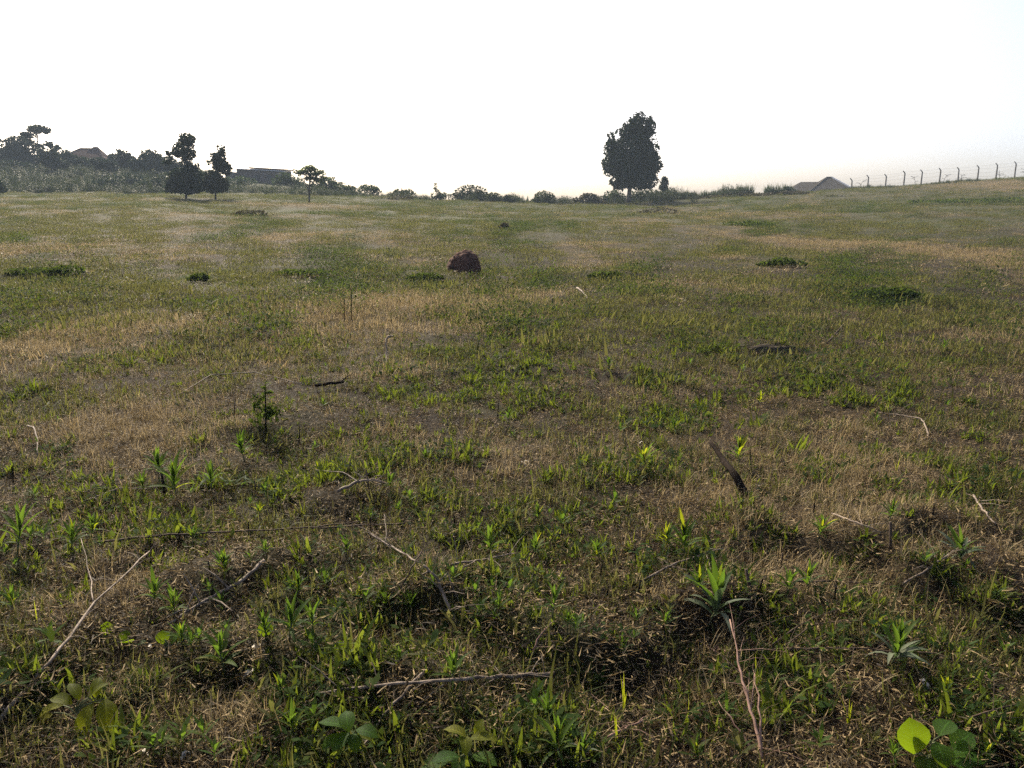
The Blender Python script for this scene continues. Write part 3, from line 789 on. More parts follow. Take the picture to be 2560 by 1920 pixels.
reeds('sparse reed stalks left of the low reed fringe', 1724, 496, 106, 16, 22, 60, 6)

# ------------------------------------------------------------------ buildings
def hip_roof(mb, x0, x1, y0, y1, z0, z1, ridge=None, over=.4):
    x0 -= over; x1 += over; y0 -= over; y1 += over
    ym = (y0 + y1) / 2; d = (y1 - y0) / 2
    rx0, rx1 = ridge if ridge else (x0 + d, x1 - d)
    V = [(x0, y0, z0), (x1, y0, z0), (x1, y1, z0), (x0, y1, z0), (rx0, ym, z1), (rx1, ym, z1)]
    mb.add(V + [(v[0], v[1], v[2] - .12) for v in V[:4]], [(0, 1, 5, 4), (1, 2, 5), (2, 3, 4, 5), (3, 0, 4), (1, 0, 6, 7), (2, 1, 7, 8), (3, 2, 8, 9), (0, 3, 9, 6), (6, 9, 8, 7)])
    return V

def window(e, x, z, w, h, y):
    m = MB(); m.box(x - w / 2 - .06, x + w / 2 + .06, y - .04, y + .03, z - .06, z + h + .06); f = m.build('window', M['brown_wood'], e)
    m = MB(); m.box(x - w / 2, x - .02, y - .06, y - .042, z, z + h); m.build('pane', M['dark_hole'], f)
    m = MB(); m.box(x + .02, x + w / 2, y - .06, y - .042, z, z + h); m.build('pane', M['dark_hole'], f)

# brown roofed house on the left hill
k = 168 / FPX; hx = (232 - 1280) * CP * k; ez = CAM_Z + (HOR - 412) * CP2 * k; pz = CAM_Z + (HOR - 369) * CP2 * k
gz = float(T(hx, 168))
e = empty('house', (hx, 168, gz), 'house with brown hipped roof on the left hill behind trees', 'house', None, R(8))
ez = max(ez - gz, 2.4); pz = pz - gz
m = MB(); m.box(-4.6, 4.6, -3.6, 3.6, -.6, ez - .13); m.build('wall', M['brick'], e)
m = MB(); V = hip_roof(m, -4.6, 4.6, -3.6, 3.6, ez, pz - .35, (-1.2, 1.0), .5); rf = m.build('roof', M['tile_roof'], e)
m = MB(); hip_roof(m, -.2, 3.6, -2.2, 2.2, ez + (pz - ez) * .35, pz, (1.4, 2.2), .0); m.build('gable', M['tile_roof'], rf)
m = MB(); m.tube([V[4], V[5]], [.1, .1], 5)
for a, b in ((0, 4), (3, 4), (1, 5), (2, 5)): m.tube([V[a], V[b]], [.09, .09], 5)
m.build('ridge_cap', M['tile_roof'], rf)
window(e, -2.2, .9, 1.2, 1.1, -3.6); window(e, 2.2, .9, 1.2, 1.1, -3.6)
m = MB(); m.box(-.45, .45, -3.66, -3.57, 0, 2.0); m.build('door', M['brown_wood'], e)

# long low building with a bright roof edge
dep = 142; k = dep / FPX; hx = (663 - 1280) * CP * k; gz = float(T(hx, dep))
zt = CAM_Z + (HOR - 423) * CP2 * k - gz
e = empty('long_building', (hx, dep, gz), 'long low brown building with thin bright roof edge on the left hill', 'building', None, R(-14))
w = 3.9
def slope_wall(x0, x1, y0, y1, z0, za, zb):
    m = MB(); m.add([(x0, y0, z0), (x1, y0, z0), (x1, y1, z0), (x0, y1, z0), (x0, y0, za), (x1, y0, zb), (x1, y1, zb), (x0, y1, za)],
                    [(3, 2, 1, 0), (4, 5, 6, 7), (0, 1, 5, 4), (1, 2, 6, 5), (2, 3, 7, 6), (3, 0, 4, 7)])
    return m
slope_wall(-w + .4, w, -2.5, .1, -1.5, zt - .12, zt - .53).build('wall', M['brick'], e)
slope_wall(-w - 2.3, -w + .38, -1.8, 2.2, -1.5, zt - .60, zt - .73).build('side_wall', M['plaster'], e)
def sheet(x0, x1, y0, y1, za, zb, t=.09):
    m = MB(); V = [(x0, y0, za), (x1, y0, zb), (x1, y1, zb), (x0, y1, za)]
    m.add([(a, b, c) for a, b, c in V] + [(a, b, c - t) for a, b, c in V], [(0, 1, 2, 3), (7, 6, 5, 4), (0, 4, 5, 1), (1, 5, 6, 2), (2, 6, 7, 3), (3, 7, 4, 0)])
    return m
sheet(-w, w + .3, -2.9, .2, zt, zt - .45).build('roof', M['tin'], e)
sheet(-w + 1.0, w + .4, .4, 2.9, zt + .34, zt - .11, .2).build('roof', M['tile_roof'], e)
slope_wall(-w + 1.2, w, .5, 2.7, -1.5, zt + .10, zt - .32).build('rear_wall', M['brick'], e)
sheet(-w - 2.6, -w + .3, -2.1, 2.4, zt - .48, zt - .62).build('roof', M['tin'], e)
for xx in (-2.2, .3, 2.6): window(e, xx, zt - 1.9, 1.0, .8, -2.5)

# grey roofed house sunk behind the right crest
dep = 132; k = dep / FPX; hx = (2046 - 1280) * CP * k; gz = float(T(hx, dep))
e = empty('house', (hx, dep, gz), 'house with grey hipped roof and pale hip cap behind the right crest', 'house', None, R(-10))
Z = lambda v: CAM_Z + (HOR - v) * CP2 * k - gz
m = MB(); m.box(-5.2, 4.4, -3.4, 3.4, min(-.5, Z(490)), Z(481) - .13); m.build('wall', M['plaster'], e)
m = MB(); V = hip_roof(m, -1.8, 4.6, -3.4, 3.4, Z(481), Z(444), (.9, 1.7), .5); rf = m.build('roof', M['grey_roof'], e)
m = MB(); V2 = hip_roof(m, -5.4, -.6, -2.7, 2.7, Z(481), Z(455), (-3.0, 0.4), .5); m.build('side_roof', M['grey_roof'], e)
m = MB(); m.tube([V[1], V[5]], [.17, .17], 5); m.build('pale_hip_cap', M['pale_cap'], rf)
m = MB()
m.tube([V[4], V[5]], [.1, .1], 5)
for a, b in ((0, 4), (2, 5), (3, 4)): m.tube([V[a], V[b]], [.09, .09], 5)
m.build('ridge_cap', M['grey_roof'], rf)

# ------------------------------------------------------------------ fence on the right crest
posts = [(2124, 446, 474), (2164, 438, 468), (2208, 436, 466), (2253, 428, 464), (2296, 425, 461), (2341, 421, 458), (2387, 419, 455), (2435, 414, 450), (2480, 409, 447), (2526, 405, 444), (2572, 400, 440), (2620, 396, 436)]
fd = 112.0; k = fd / FPX
fe = empty('wire_fence', ((2340 - 1280) * CP * k, fd, 0), 'wire fence of pale concrete posts with bent tops along the right crest', 'fence')
tops = []
rr = random.Random(5)
for u, vt, vb in posts:
    x = (u - 1280) * CP * k; gz = float(T(x, fd)); zt = CAM_Z + (HOR - vt) * CP2 * k
    h = zt - gz; lean = rr.uniform(-.04, .04)
    m = MB(); ox = (2340 - 1280) * CP * k
    m.tube([(x - ox, 0, gz - .4), (x - ox + lean, 0, zt - .34), (x - ox + lean - .10, 0, zt - .2), (x - ox + lean - .30, 0, zt)], [.10, .085, .08, .065], 4)
    m.build('post', M['concrete'], fe)
    tops.append((x - ox + lean, gz, zt))
for fr in (.25, .5, .74, .93):
    m = MB(); P = []
    for i, (x, gz, zt) in enumerate(tops):
        P.append((x, -.09, gz + (zt - gz) * fr))
        if i < len(tops) - 1:
            x2, g2, z2 = tops[i + 1]
            P.append(((x + x2) / 2, -.09, (gz + (zt - gz) * fr + g2 + (z2 - g2) * fr) / 2 - .06 * rr.random()))
    m.tube(P, [.006] * len(P), 4); m.build('wire', M['wire'], fe)
# dry weeds standing by the fence
for k2, (u, v, hpx, lab) in enumerate([(2145, 470, 18, 'dry weed between the first and second fence post from the left'), (2282, 463, 22, 'branched dry weed left of the middle of the fence'),
                                  (2350, 459, 22, 'dry weed leaning right beside a fence post in mid fence'), (2396, 456, 20, 'dry weed right of the post nearest the fence middle'),
                                  (2490, 448, 22, 'curved dry weed between the last two fence posts in view'), (2550, 442, 20, 'dry weed at the right picture edge by the fence')]):
    dpt = 111; kk = dpt / FPX; x = (u - 1280) * CP * kk; gz = float(T(x, dpt))
    e = empty('dry_weed', (x, dpt, gz), lab, 'dry weed', 'dry weeds along the fence')
    m = MB(); r = random.Random(k2); h = CAM_Z + (HOR - v + hpx) * CP2 * kk - gz
    lean = r.uniform(-.4, .5)
    m.tube([(0, 0, -.1), (lean * .3, 0, h * .5), (lean, 0, h)], [.03, .025, .012], 5); st = m.build('stem', M['brown_wood'], e)
    for q in range(5):
        t = r.uniform(.35, .95); bx = lean * t; L = r.uniform(.3, .7)
        m = MB(); a = r.choice((-1, 1))
        m.tube([(bx, 0, h * t), (bx + a * L * .6, r.uniform(-.2, .2), h * t + L * .3), (bx + a * L, r.uniform(-.2, .2), h * t + L * .35)], [.02, .016, .03], 5)
        m.build('twig', M['brown_wood'], e)

# ------------------------------------------------------------------ reddish mound
def lumpy(name, rx, ry, rz, mat, seed, amp=.12, sub=4):
    import bmesh
    bm = bmesh.new(); bmesh.ops.create_icosphere(bm, subdivisions=sub, radius=1)
    from mathutils import noise
    for v in bm.verts:
        p = v.co.copy(); s = Vector((seed * 3.1, 0, seed))
        n = noise.noise(p * 1.3 + s) * amp * 1.4 + abs(noise.noise(p * 3.5 + s)) * amp * .9 + noise.noise(p * 8 + s) * amp * .35
        q = p * (1 + n)
        v.co = Vector((q.x * rx, q.y * ry, q.z * rz))
    me = bpy.data.meshes.new(name); bm.to_mesh(me); bm.free(); me.materials.append(mat)
    return smooth(me)
p = place(1162, 684); w = 41 / FPX * p.length
e = empty('termite_mound', p, 'reddish brown rounded earth mound in the middle of the field', 'mound')
link('body', lumpy('mound_body', w * .92, w * .85, w * 1.2, M['mound'], 4, .15, 5), e, (0.0, 0, .14 * w))
for q, (dx, dz, r_) in enumerate([(-.62, .45, .34), (-.36, .95, .26), (.42, .85, .34), (.06, 1.16, .24), (-.78, .15, .28), (.62, .4, .36), (-.2, .6, .3), (.3, .3, .3)]):
    link('lump', lumpy('mound_lump', w * r_, w * r_, w * r_, M['mound'], 5 + q, .3, 3), e, (dx * w, -.2 * w, dz * w))
for k2, (u, v, sx, sz, mt, lab) in enumerate([(487, 798, 6, 5, 'mound', 'small dark red stone in the left middle of the field'), (1923, 884, 46, 17, 'clod', 'dark half buried log-like clod right of centre'),
                                         (1883, 876, 14, 8, 'clod', 'small clod at the left end of the log-like clod')]):
    p = place(u, v); kk = p.length / FPX
    e = tag(link('earth_clod', lumpy('earth_clod', sx * kk, sx * kk * .5, sz * kk, M[mt], 30 + k2, .3, 4), None, p), lab, 'clod')

# ------------------------------------------------------------------ fallen branches and sticks
def wpt(u, v, h=0.0):
    p = place(u, v); return Vector((p.x, p.y, p.z + h))

def polyline(pts, r0, r1, jit, seed, per=4):
    r = random.Random(seed); P = []
    for a, b in zip(pts[:-1], pts[1:]):
        for i in range(per):
            q = a.lerp(b, i / per)
            if P: q = q + Vector((r.uniform(-jit, jit), r.uniform(-jit, jit), r.uniform(-jit, jit) * .6))
            P.append(q)
    P.append(pts[-1])
    n = len(P)
    return P, [r0 + (r1 - r0) * i / (n - 1) * (1 + r.uniform(-.22, .22)) for i in range(n)]

LAND0 = []
def stick(name, label, cat, pts, r0, r1, mat, twigs=(), lift=.03, fine=0, seed=0, group='fallen branches in the stubble'):
    """pts: (u, v[, height m]); twigs: lists of the same with radius"""
    if group.startswith('fallen'):
        r0 *= .78; r1 *= .72; lo = .9
    else: lo = 1.0
    W = [wpt(p[0], p[1], lo * (p[2] if len(p) > 2 else lift)) for p in pts]
    LAND0.append((sum(p[0] for p in pts) / len(pts), sum(p[1] for p in pts) / len(pts), label))
    o = W[0].copy(); o.z = float(T(o.x, o.y))
    e = empty(name, o, label, cat, group)
    m = MB(); P, rad = polyline([w - o for w in W], r0, r1, (r0 * .45 + .0015) if group != 'stumps' else .003, seed, 5); m.tube(P, rad, 7); m.build('main_stem', M[mat], e, True)
    r = random.Random(seed + 77)
    for tw in twigs:
        tw = (tw[0] * (.8 if lo < 1 else 1), tw[1])
        Wt = [wpt(p[0], p[1], lo * (p[2] if len(p) > 2 else lift)) for p in tw[1]]
        m = MB(); Pt, rt = polyline([w - o for w in Wt], tw[0], tw[0] * .35, tw[0] * .9, seed + 3); m.tube(Pt, rt, 6); m.build('side_twig', M[mat], e, True)
    for q in range(fine + 3 if lo < 1 else fine):
        i = r.randrange(1, len(P)); a = P[i]; L = r.uniform(.06, .2)
        d = Vector((r.uniform(-1, 1), r.uniform(-1, 1), r.uniform(.0, .5))).normalized() * L
        m = MB(); m.tube([a, a + d * .5 + Vector((0, 0, .01)), a + d], [r1 * .5, r1 * .4, r1 * .15], 5); m.build('side_twig', M[mat], e)
    return e

stick('fallen_branch', 'long pale straight branch lying diagonally across the lower left corner', 'branch', [(0, 1838, .05), (130, 1690, .06), (244, 1550, .08), (380, 1436, .12)], .010, .004, 'pale_wood', [(.004, [(240, 1552, .08), (232, 1490, .1), (212, 1425, .16)])], fine=6, seed=1)
stick('fallen_stick', 'straight dark stick running in from the left picture edge', 'stick', [(-30, 1588, .04), (80, 1586, .04), (180, 1580, .03)], .006, .003, 'brown_wood', fine=2, seed=2)
stick('fallen_branch', 'thick pale stick rising to the right in the left foreground', 'branch', [(420, 1580, .03), (480, 1550, .05), (600, 1500, .08), (664, 1452, .10)], .006, .011, 'pale_wood', [(.004, [(560, 1512, .06), (480, 1532, .04)])], fine=3, seed=3)
stick('forked_branch', 'long forked pale branch at bottom centre', 'branch', [(1385, 1708, .04), (1280, 1721, .05), (1130, 1738, .06), (900, 1752, .05), (790, 1752, .03)], .010, .005, 'pale_wood',
      [(.009, [(1066, 1722, .07), (1010, 1775, .06), (963, 1822, .05), (900, 1896, .03)]), (.004, [(1110, 1745, .05), (1060, 1770, .03), (1035, 1790, .02)])], fine=7, seed=4)
stick('gnarled_branch', 'bent gnarled pale branch with curled twigs above the forked branch', 'branch', [(1140, 1582, .03), (1118, 1545, .07), (1096, 1508, .10), (1060, 1482, .12)], .010, .006, 'pale_wood',
      [(.004, [(1096, 1510, .10), (1120, 1500, .13), (1150, 1538, .05)]), (.004, [(1075, 1490, .11), (1058, 1500, .12), (1070, 1515, .08)])], fine=5, seed=5)
stick('fallen_stick', 'thin pale stick slanting up right towards the dark leaning stump', 'stick', [(1605, 1472, .04), (1690, 1436, .06), (1806, 1404, .07)], .006, .004, 'pale_wood', fine=2, seed=6)
stick('fallen_stick', 'pale stick slanting up right in the right foreground', 'stick', [(2240, 1484, .03), (2320, 1450, .06), (2420, 1398, .10)], .007, .004, 'pale_wood', fine=3, seed=7)
stick('brushy_branch', 'long thin branch with several arching side twigs at lower right', 'branch', [(1870, 1655, .05), (1990, 1650, .05), (2130, 1650, .05), (2330, 1658, .04)], .006, .003, 'brown_wood',
      [(.0035, [(1825, 1656, .02), (1900, 1600, .06), (2015, 1572, .09)]), (.0035, [(1915, 1645, .04), (2000, 1602, .08), (2118, 1568, .10)]), (.0035, [(1958, 1640, .04), (2030, 1605, .08), (2170, 1600, .09)]),
       (.0025, [(2180, 1652, .04), (2250, 1620, .07), (2320, 1600, .08)])], fine=6, seed=8)
stick('dry_stalk', 'pinkish dry many-branched stalk leaning at bottom right', 'dry stalk', [(1908, 1915, .0), (1880, 1850, .08), (1845, 1780, .16), (1815, 1700, .26)], .008, .003, 'pink_wood',
      [(.006, [(1905, 1905, .0), (1898, 1850, .08), (1880, 1780, .16)]), (.005, [(1900, 1900, .0), (1850, 1865, .05), (1792, 1815, .10)]), (.003, [(1868, 1820, .10), (1850, 1790, .13), (1800, 1785, .13)]), (.003, [(1872, 1835, .09), (1880, 1790, .13), (1876, 1755, .16)])], fine=9, seed=9)
stick('fallen_stick', 'thin dark stick entering from the right picture edge low down', 'stick', [(2345, 1852, .03), (2450, 1815, .05), (2580, 1786, .06)], .005, .003, 'brown_wood', fine=2, seed=10)
stick('leaning_stump', 'dark charred broken stem leaning left in the right foreground', 'stump', [(1872, 1252, .0), (1835, 1232, .10), (1800, 1206, .15), (1772, 1186, .20)], .024, .012, 'dark_wood', [(.004, [(1800, 1206, .15), (1788, 1192, .20), (1766, 1180, .24)])], fine=1, seed=11, group='stumps')
stick('fallen_stick', 'short pale stick at far right, level with the leaning stump foot', 'stick', [(2430, 1266, .07), (2455, 1296, .05), (2488, 1324, .03)], .008, .006, 'pale_wood', fine=2, seed=12)
stick('fallen_stick', 'thin pale stick slanting down right, right of the leaning stump', 'stick', [(2078, 1306, .05), (2140, 1330, .05), (2204, 1352, .04)], .006, .004, 'pale_wood', fine=3, seed=13)
stick('fallen_twig', 'small hooked pale twig in the right middle distance', 'twig', [(2322, 1102, .02), (2312, 1080, .05), (2302, 1064, .06), (2240, 1050, .05), (2195, 1042, .04)], .009, .004, 'pale_wood', fine=2, seed=14)
stick('fallen_branch', 'very long thin dark branch across the left foreground', 'branch', [(240, 1374, .04), (400, 1362, .05), (520, 1357, .05), (773, 1346, .06), (900, 1324, .05)], .007, .004, 'brown_wood', [(.004, [(330, 1366, .05), (270, 1352, .06), (190, 1350, .05)])], fine=7, seed=15)
stick('fallen_stick', 'short dark stick lying flat in the left middle distance', 'stick', [(788, 977, .05), (820, 975, .06), (860, 970, .06)], .020, .016, 'dark_wood', seed=16)
stick('fallen_branch', 'crooked grey branch left of the picture centre', 'branch', [(845, 1246, .04), (890, 1234, .07), (934, 1226, .07), (972, 1230, .05)], .011, .007, 'pale_wood', [(.005, [(900, 1233, .06), (860, 1216, .09), (790, 1204, .08)])], fine=4, seed=17)
stick('fallen_stick', 'bright pale stick slanting down right near picture centre', 'stick', [(930, 1366, .07), (980, 1395, .06), (1046, 1426, .04)], .007, .005, 'pale_wood', [(.004, [(965, 1390, .06), (968, 1370, .10), (962, 1345, .14)])], fine=4, seed=18)
stick('fallen_stick', 'grey twiggy stick below picture centre', 'stick', [(1130, 1432, .04), (1200, 1424, .05), (1292, 1406, .05)], .007, .004, 'pale_wood', [(.004, [(1190, 1425, .05), (1150, 1438, .03), (1120, 1440, .02)])], fine=6, seed=19)
stick('fallen_twig', 'small pale bent twig beyond and right of the mound', 'twig', [(1442, 732, .10), (1458, 742, .08), (1472, 752, .03)], .022, .014, 'pale_wood', [(.010, [(1470, 752, .04), (1448, 758, .03), (1425, 756, .03)])], seed=20)
stick('fallen_twig', 'dark raised twig right of the log-like clod', 'twig', [(2068, 864, .03), (2086, 858, .12), (2104, 852, .22)], .018, .010, 'brown_wood', seed=21)
stick('fallen_stick', 'dark horizontal stick in the right foreground behind two seedlings', 'stick', [(1990, 1478, .05), (2100, 1478, .05), (2240, 1484, .04)], .006, .004, 'brown_wood', fine=4, seed=22)
stick('fallen_stick', 'small slanted pinkish stick on the shaded bank at bottom centre', 'stick', [(1328, 1652, .02), (1345, 1630, .05), (1362, 1612, .07)], .006, .004, 'pink_wood', seed=23)
stick('fallen_stick', 'straight dark stick crossing the picture centre below the dry patch', 'stick', [(800, 1342, .05), (900, 1335, .05), (1010, 1330, .05)], .006, .004, 'brown_wood', fine=3, seed=24)
stick('fallen_twig', 'arched pale twig at far left in the middle distance', 'twig', [(70, 1080, .05), (88, 1100, .10), (98, 1125, .08), (96, 1150, .02)], .008, .005, 'pale_wood', seed=25)
stick('fallen_twig', 'long thin pale wisp of stalk in the left middle distance', 'twig', [(440, 1000, .03), (530, 962, .10), (640, 960, .12), (760, 972, .04)], .006, .004, 'pale_wood', seed=26)
stick('fallen_stick', 'thin pale stick left of the very long dark branch', 'stick', [(210, 1270, .04), (300, 1240, .05), (380, 1238, .04)], .005, .003, 'pale_wood', fine=4, seed=27)
stick('fallen_stick', 'short brown stick in the shade just left of the gnarled branch', 'stick', [(1000, 1492, .02), (1030, 1458, .07), (1060, 1424, .10)], .005, .004, 'brown_wood', fine=1, seed=28)
stick('fallen_stick', 'slanted brown stick at bottom, left of the pinkish dry stalk', 'stick', [(1520, 1862, .03), (1560, 1848, .04), (1606, 1832, .05)], .007, .004, 'pink_wood', fine=2, seed=29)
stick('bent_stalk', 'pale stalk with a white tip left of the picture centre', 'dry stalk', [(968, 912, .0), (967, 905, .08), (966, 900, .22), (978, 899, .24)], .010, .006, 'pale_wood', [(.014, [(970, 899, .23), (978, 899, .245), (988, 899, .25)])], seed=30, group='standing stalks')
stick('dry_seed_stalk', 'left one of two dark seed stalks on the tan patch', 'dry stalk', [(861, 815, .0), (862, 815, .16), (863, 815, .30), (863, 815, .36)], .004, .006, 'dark_wood', seed=31, group='standing stalks')
stick('dry_seed_stalk', 'taller right one of two dark seed stalks on the tan patch', 'dry stalk', [(881, 822, .0), (881, 822, .22), (882, 822, .44), (881, 822, .52)], .004, .006, 'dark_wood', seed=32, group='standing stalks')

# upright cut stems
STUB = [(289, 1262, 36), (413, 1246, 58), (368, 1298, 36), (530, 1448, 42), (33, 1204, 32), (622, 1344, 36), (1877, 1518, 80), (1896, 1504, 54), (2087, 1508, 44), (2223, 1400, 84), (2327, 1314, 44), (1135, 1330, 40), (1185, 1180, 40), (1590, 1420, 46),
        (1222, 1440, 40), (922, 1228, 50), (925, 1345, 46), (746, 1120, 50), (585, 1048, 46), (2151, 1000, 40), (1245, 1050, 40), (1014, 1840, 50), (1034, 1868, 60), (1300, 1860, 60), (1325, 1850, 44), (1590, 1500, 50), (470, 1390, 32), (1950, 1420, 36), (1815, 1440, 44), (1875, 1160, 30), (1260, 1500, 40), (1200, 1502, 34), (2030, 1300, 40), (640, 1240, 36), (1520, 1500, 36), (1500, 1455, 40)]
STEMS = []
for k2, (u, v, h) in enumerate(STUB):
    p = place(u, v); hm = h * (p - cam.location).length / FPX / .93; r = random.Random(900 + k2)
    big = k2 in (6, 9, 1)
    lab = {6: 'thickest dark cut stem standing beside a thinner one at lower right', 9: 'tall dark cut stem carrying small leaves at right foreground', 1: 'dark cut stem between two tall seedlings in the left foreground'}.get(k2, 'thin dark dry cut stem standing upright in the foreground stubble')
    m = MB(); dx, dy = r.uniform(-.15, .15) * hm, r.uniform(-.15, .15) * hm; r0 = .008 if big else .0045
    m.tube([(0, 0, -.02), (dx * .4 + r.uniform(-.004, .004), dy * .4, hm * .5), (dx, dy, hm)], [r0, r0 * .9, r0 * .75], 6)
    o = m.build('cut_stem', M['dark_wood' if k2 % 3 else 'brown_wood'], None, True); o.location = p
    tag(o, lab, 'cut stem', 'cut stems standing in the stubble')
    if not big: STEMS.append((o, u, v))

# ------------------------------------------------------------------ seedlings and leafy plants
def strip_leaf(name, width, droop, fold, mat, seg=5, wide_at=.45, wave=0.0):
    """leaf of length 1 along +X, curving down, with a folded midrib"""
    V = []; F = []; x = 0; z = 0; a = .15
    for i in range(seg + 1):
        t = i / seg
        w = width * math.sin(math.pi * min(1, (t / wide_at) * .5 if t < wide_at else .5 + .5 * (t - wide_at) / (1 - wide_at))) ** .8 * .5 + .012 * (1 - t)
        wv = wave * math.sin(i * 2.1)
        V += [(x, -w, z + w * fold + wv), (x, 0, z), (x, w, z + w * fold - wv)]
        x += math.cos(a) / seg; z += math.sin(a) / seg; a -= droop / seg
    for i in range(seg):
        b = 3 * i
        F += [(b, b + 1, b + 4, b + 3), (b + 1, b + 2, b + 5, b + 4)]
    me = mesh(name, V, F, [mat])
    uv = me.uv_layers.new(name='UVMap'); vi = np.empty(len(me.loops), np.int32); me.loops.foreach_get('vertex_index', vi)
    uv.data.foreach_set('uv', np.stack([(vi // 3) / seg, (vi % 3) / 2.0], -1).astype(np.float32).ravel())
    return smooth(me)

LEAF = {}
for key, mt in (('g', 'seedling'), ('p', 'seedling_pale'), ('y', 'yellow')):
    LEAF[key] = [strip_leaf('narrow_leaf', .13, .3, .5, M[mt]), strip_leaf('narrow_leaf', .145, .8, .4, M[mt], wave=.008), strip_leaf('narrow_leaf', .125, 1.6, .35, M[mt])]
BLEAF = [strip_leaf('broad_leaf', .62, .9, .25, M['broad'], 6, .5, .015), strip_leaf('broad_leaf', .7, .5, .2, M['broad'], 6, .5, .012)]
YLEAF = [strip_leaf('yellow_broad_leaf', .5, 1.0, .3, M['yellow'], 6, .5, .02)]
RLEAF = [strip_leaf('round_leaf', .95, .5, .15, M['broad'], 6, .55, .01), strip_leaf('round_leaf', .9, .9, .2, M['broad'], 6, .55, .01)]

def leaf_obj(e, me, loc, az, elev, L, roll=0):
    return link('leaf', me, e, loc, Euler((roll, -elev, az), 'XYZ'), L)

LAND = []
def landmark(u, v, label):
    LAND.append((u, v, label))

def label_near(items, noun, cat, group):
    """items: (object, u, v); each is named after the closest free landmark and its side"""
    pairs = []
    for i, (o, u, v) in enumerate(items):
        for j, (lu, lv, lab) in enumerate(LAND):
            if len((noun + ' in front and right of the ' + lab).split()) > 16: continue
            du, dv = u - lu, (v - lv) * 1.6
            side = ['right of', 'in front and right of', 'in front of', 'in front and left of', 'left of', 'behind and left of', 'behind', 'behind and right of'][int(((math.atan2(dv, du) / math.pi * 4) + .5) // 1) % 8]
            pairs.append((du * du + dv * dv, i, j, side))
    pairs.sort(); used = set(); done = set()
    for dd, i, j, side in pairs:
        if i in done or (j, side) in used: continue
        used.add((j, side)); done.add(i)
        tag(items[i][0], noun + ' ' + side + ' the ' + LAND[j][2], cat, group)
    for i, it in enumerate(items):
        if i not in done: tag(it[0], noun + ([' sprouting alone between the brown stubble', ' on bare brown stubble away from the larger plants', ' standing by itself in the far stubble', ' in open stubble with no larger plant near'][i % 4]), cat, group)

def seedling(u, v, hpx, label, kind='g', n=None, group='narrow-leaved seedlings', seed=0, tall=.45):
    p = place(u, v); H = hpx * (p - cam.location).length / FPX / .92
    r = random.Random(seed * 13 + 5)
    e = empty('seedling', p, label, 'seedling', group, r.uniform(0, 6.28))
    landmark(u, v, label)
    st = H * tall * r.uniform(.8, 1.15)
    lx, ly = r.uniform(-.12, .12) * H, r.uniform(-.12, .12) * H
    m = MB(); m.tube([(0, 0, -.01), (lx * .4, ly * .4, st * .5), (lx, ly, st)], [.012 * H + .001, .011 * H + .001, .008 * H + .001], 5); m.build('stem', M['stem'], e, True)
    n = n or r.randint(12, 20)
    for i in range(n):
        t = i / (n - 1)
        az = i * 2.399 + r.uniform(-.3, .3)
        elev = .4 + 1.0 * t ** .8 + r.uniform(-.18, .18)
        L = H * (.48 + .12 * math.sin(3.1 * t)) * r.uniform(.65, 1.2) * (1.1 if kind == 'p' else 1)
        z = st * (.55 + .45 * t)
        q = 2 if (t < .25 and (kind == 'p' or r.random() < .5)) else (1 if t < .65 else 0)
        leaf_obj(e, LEAF['p' if (kind == 'p' and t < .5) else ('y' if r.random() < (.5 if kind == 'y' else .07) else 'g')][q], (lx * z / st, ly * z / st, z), az, elev, L, r.uniform(-.3, .3))
    return e

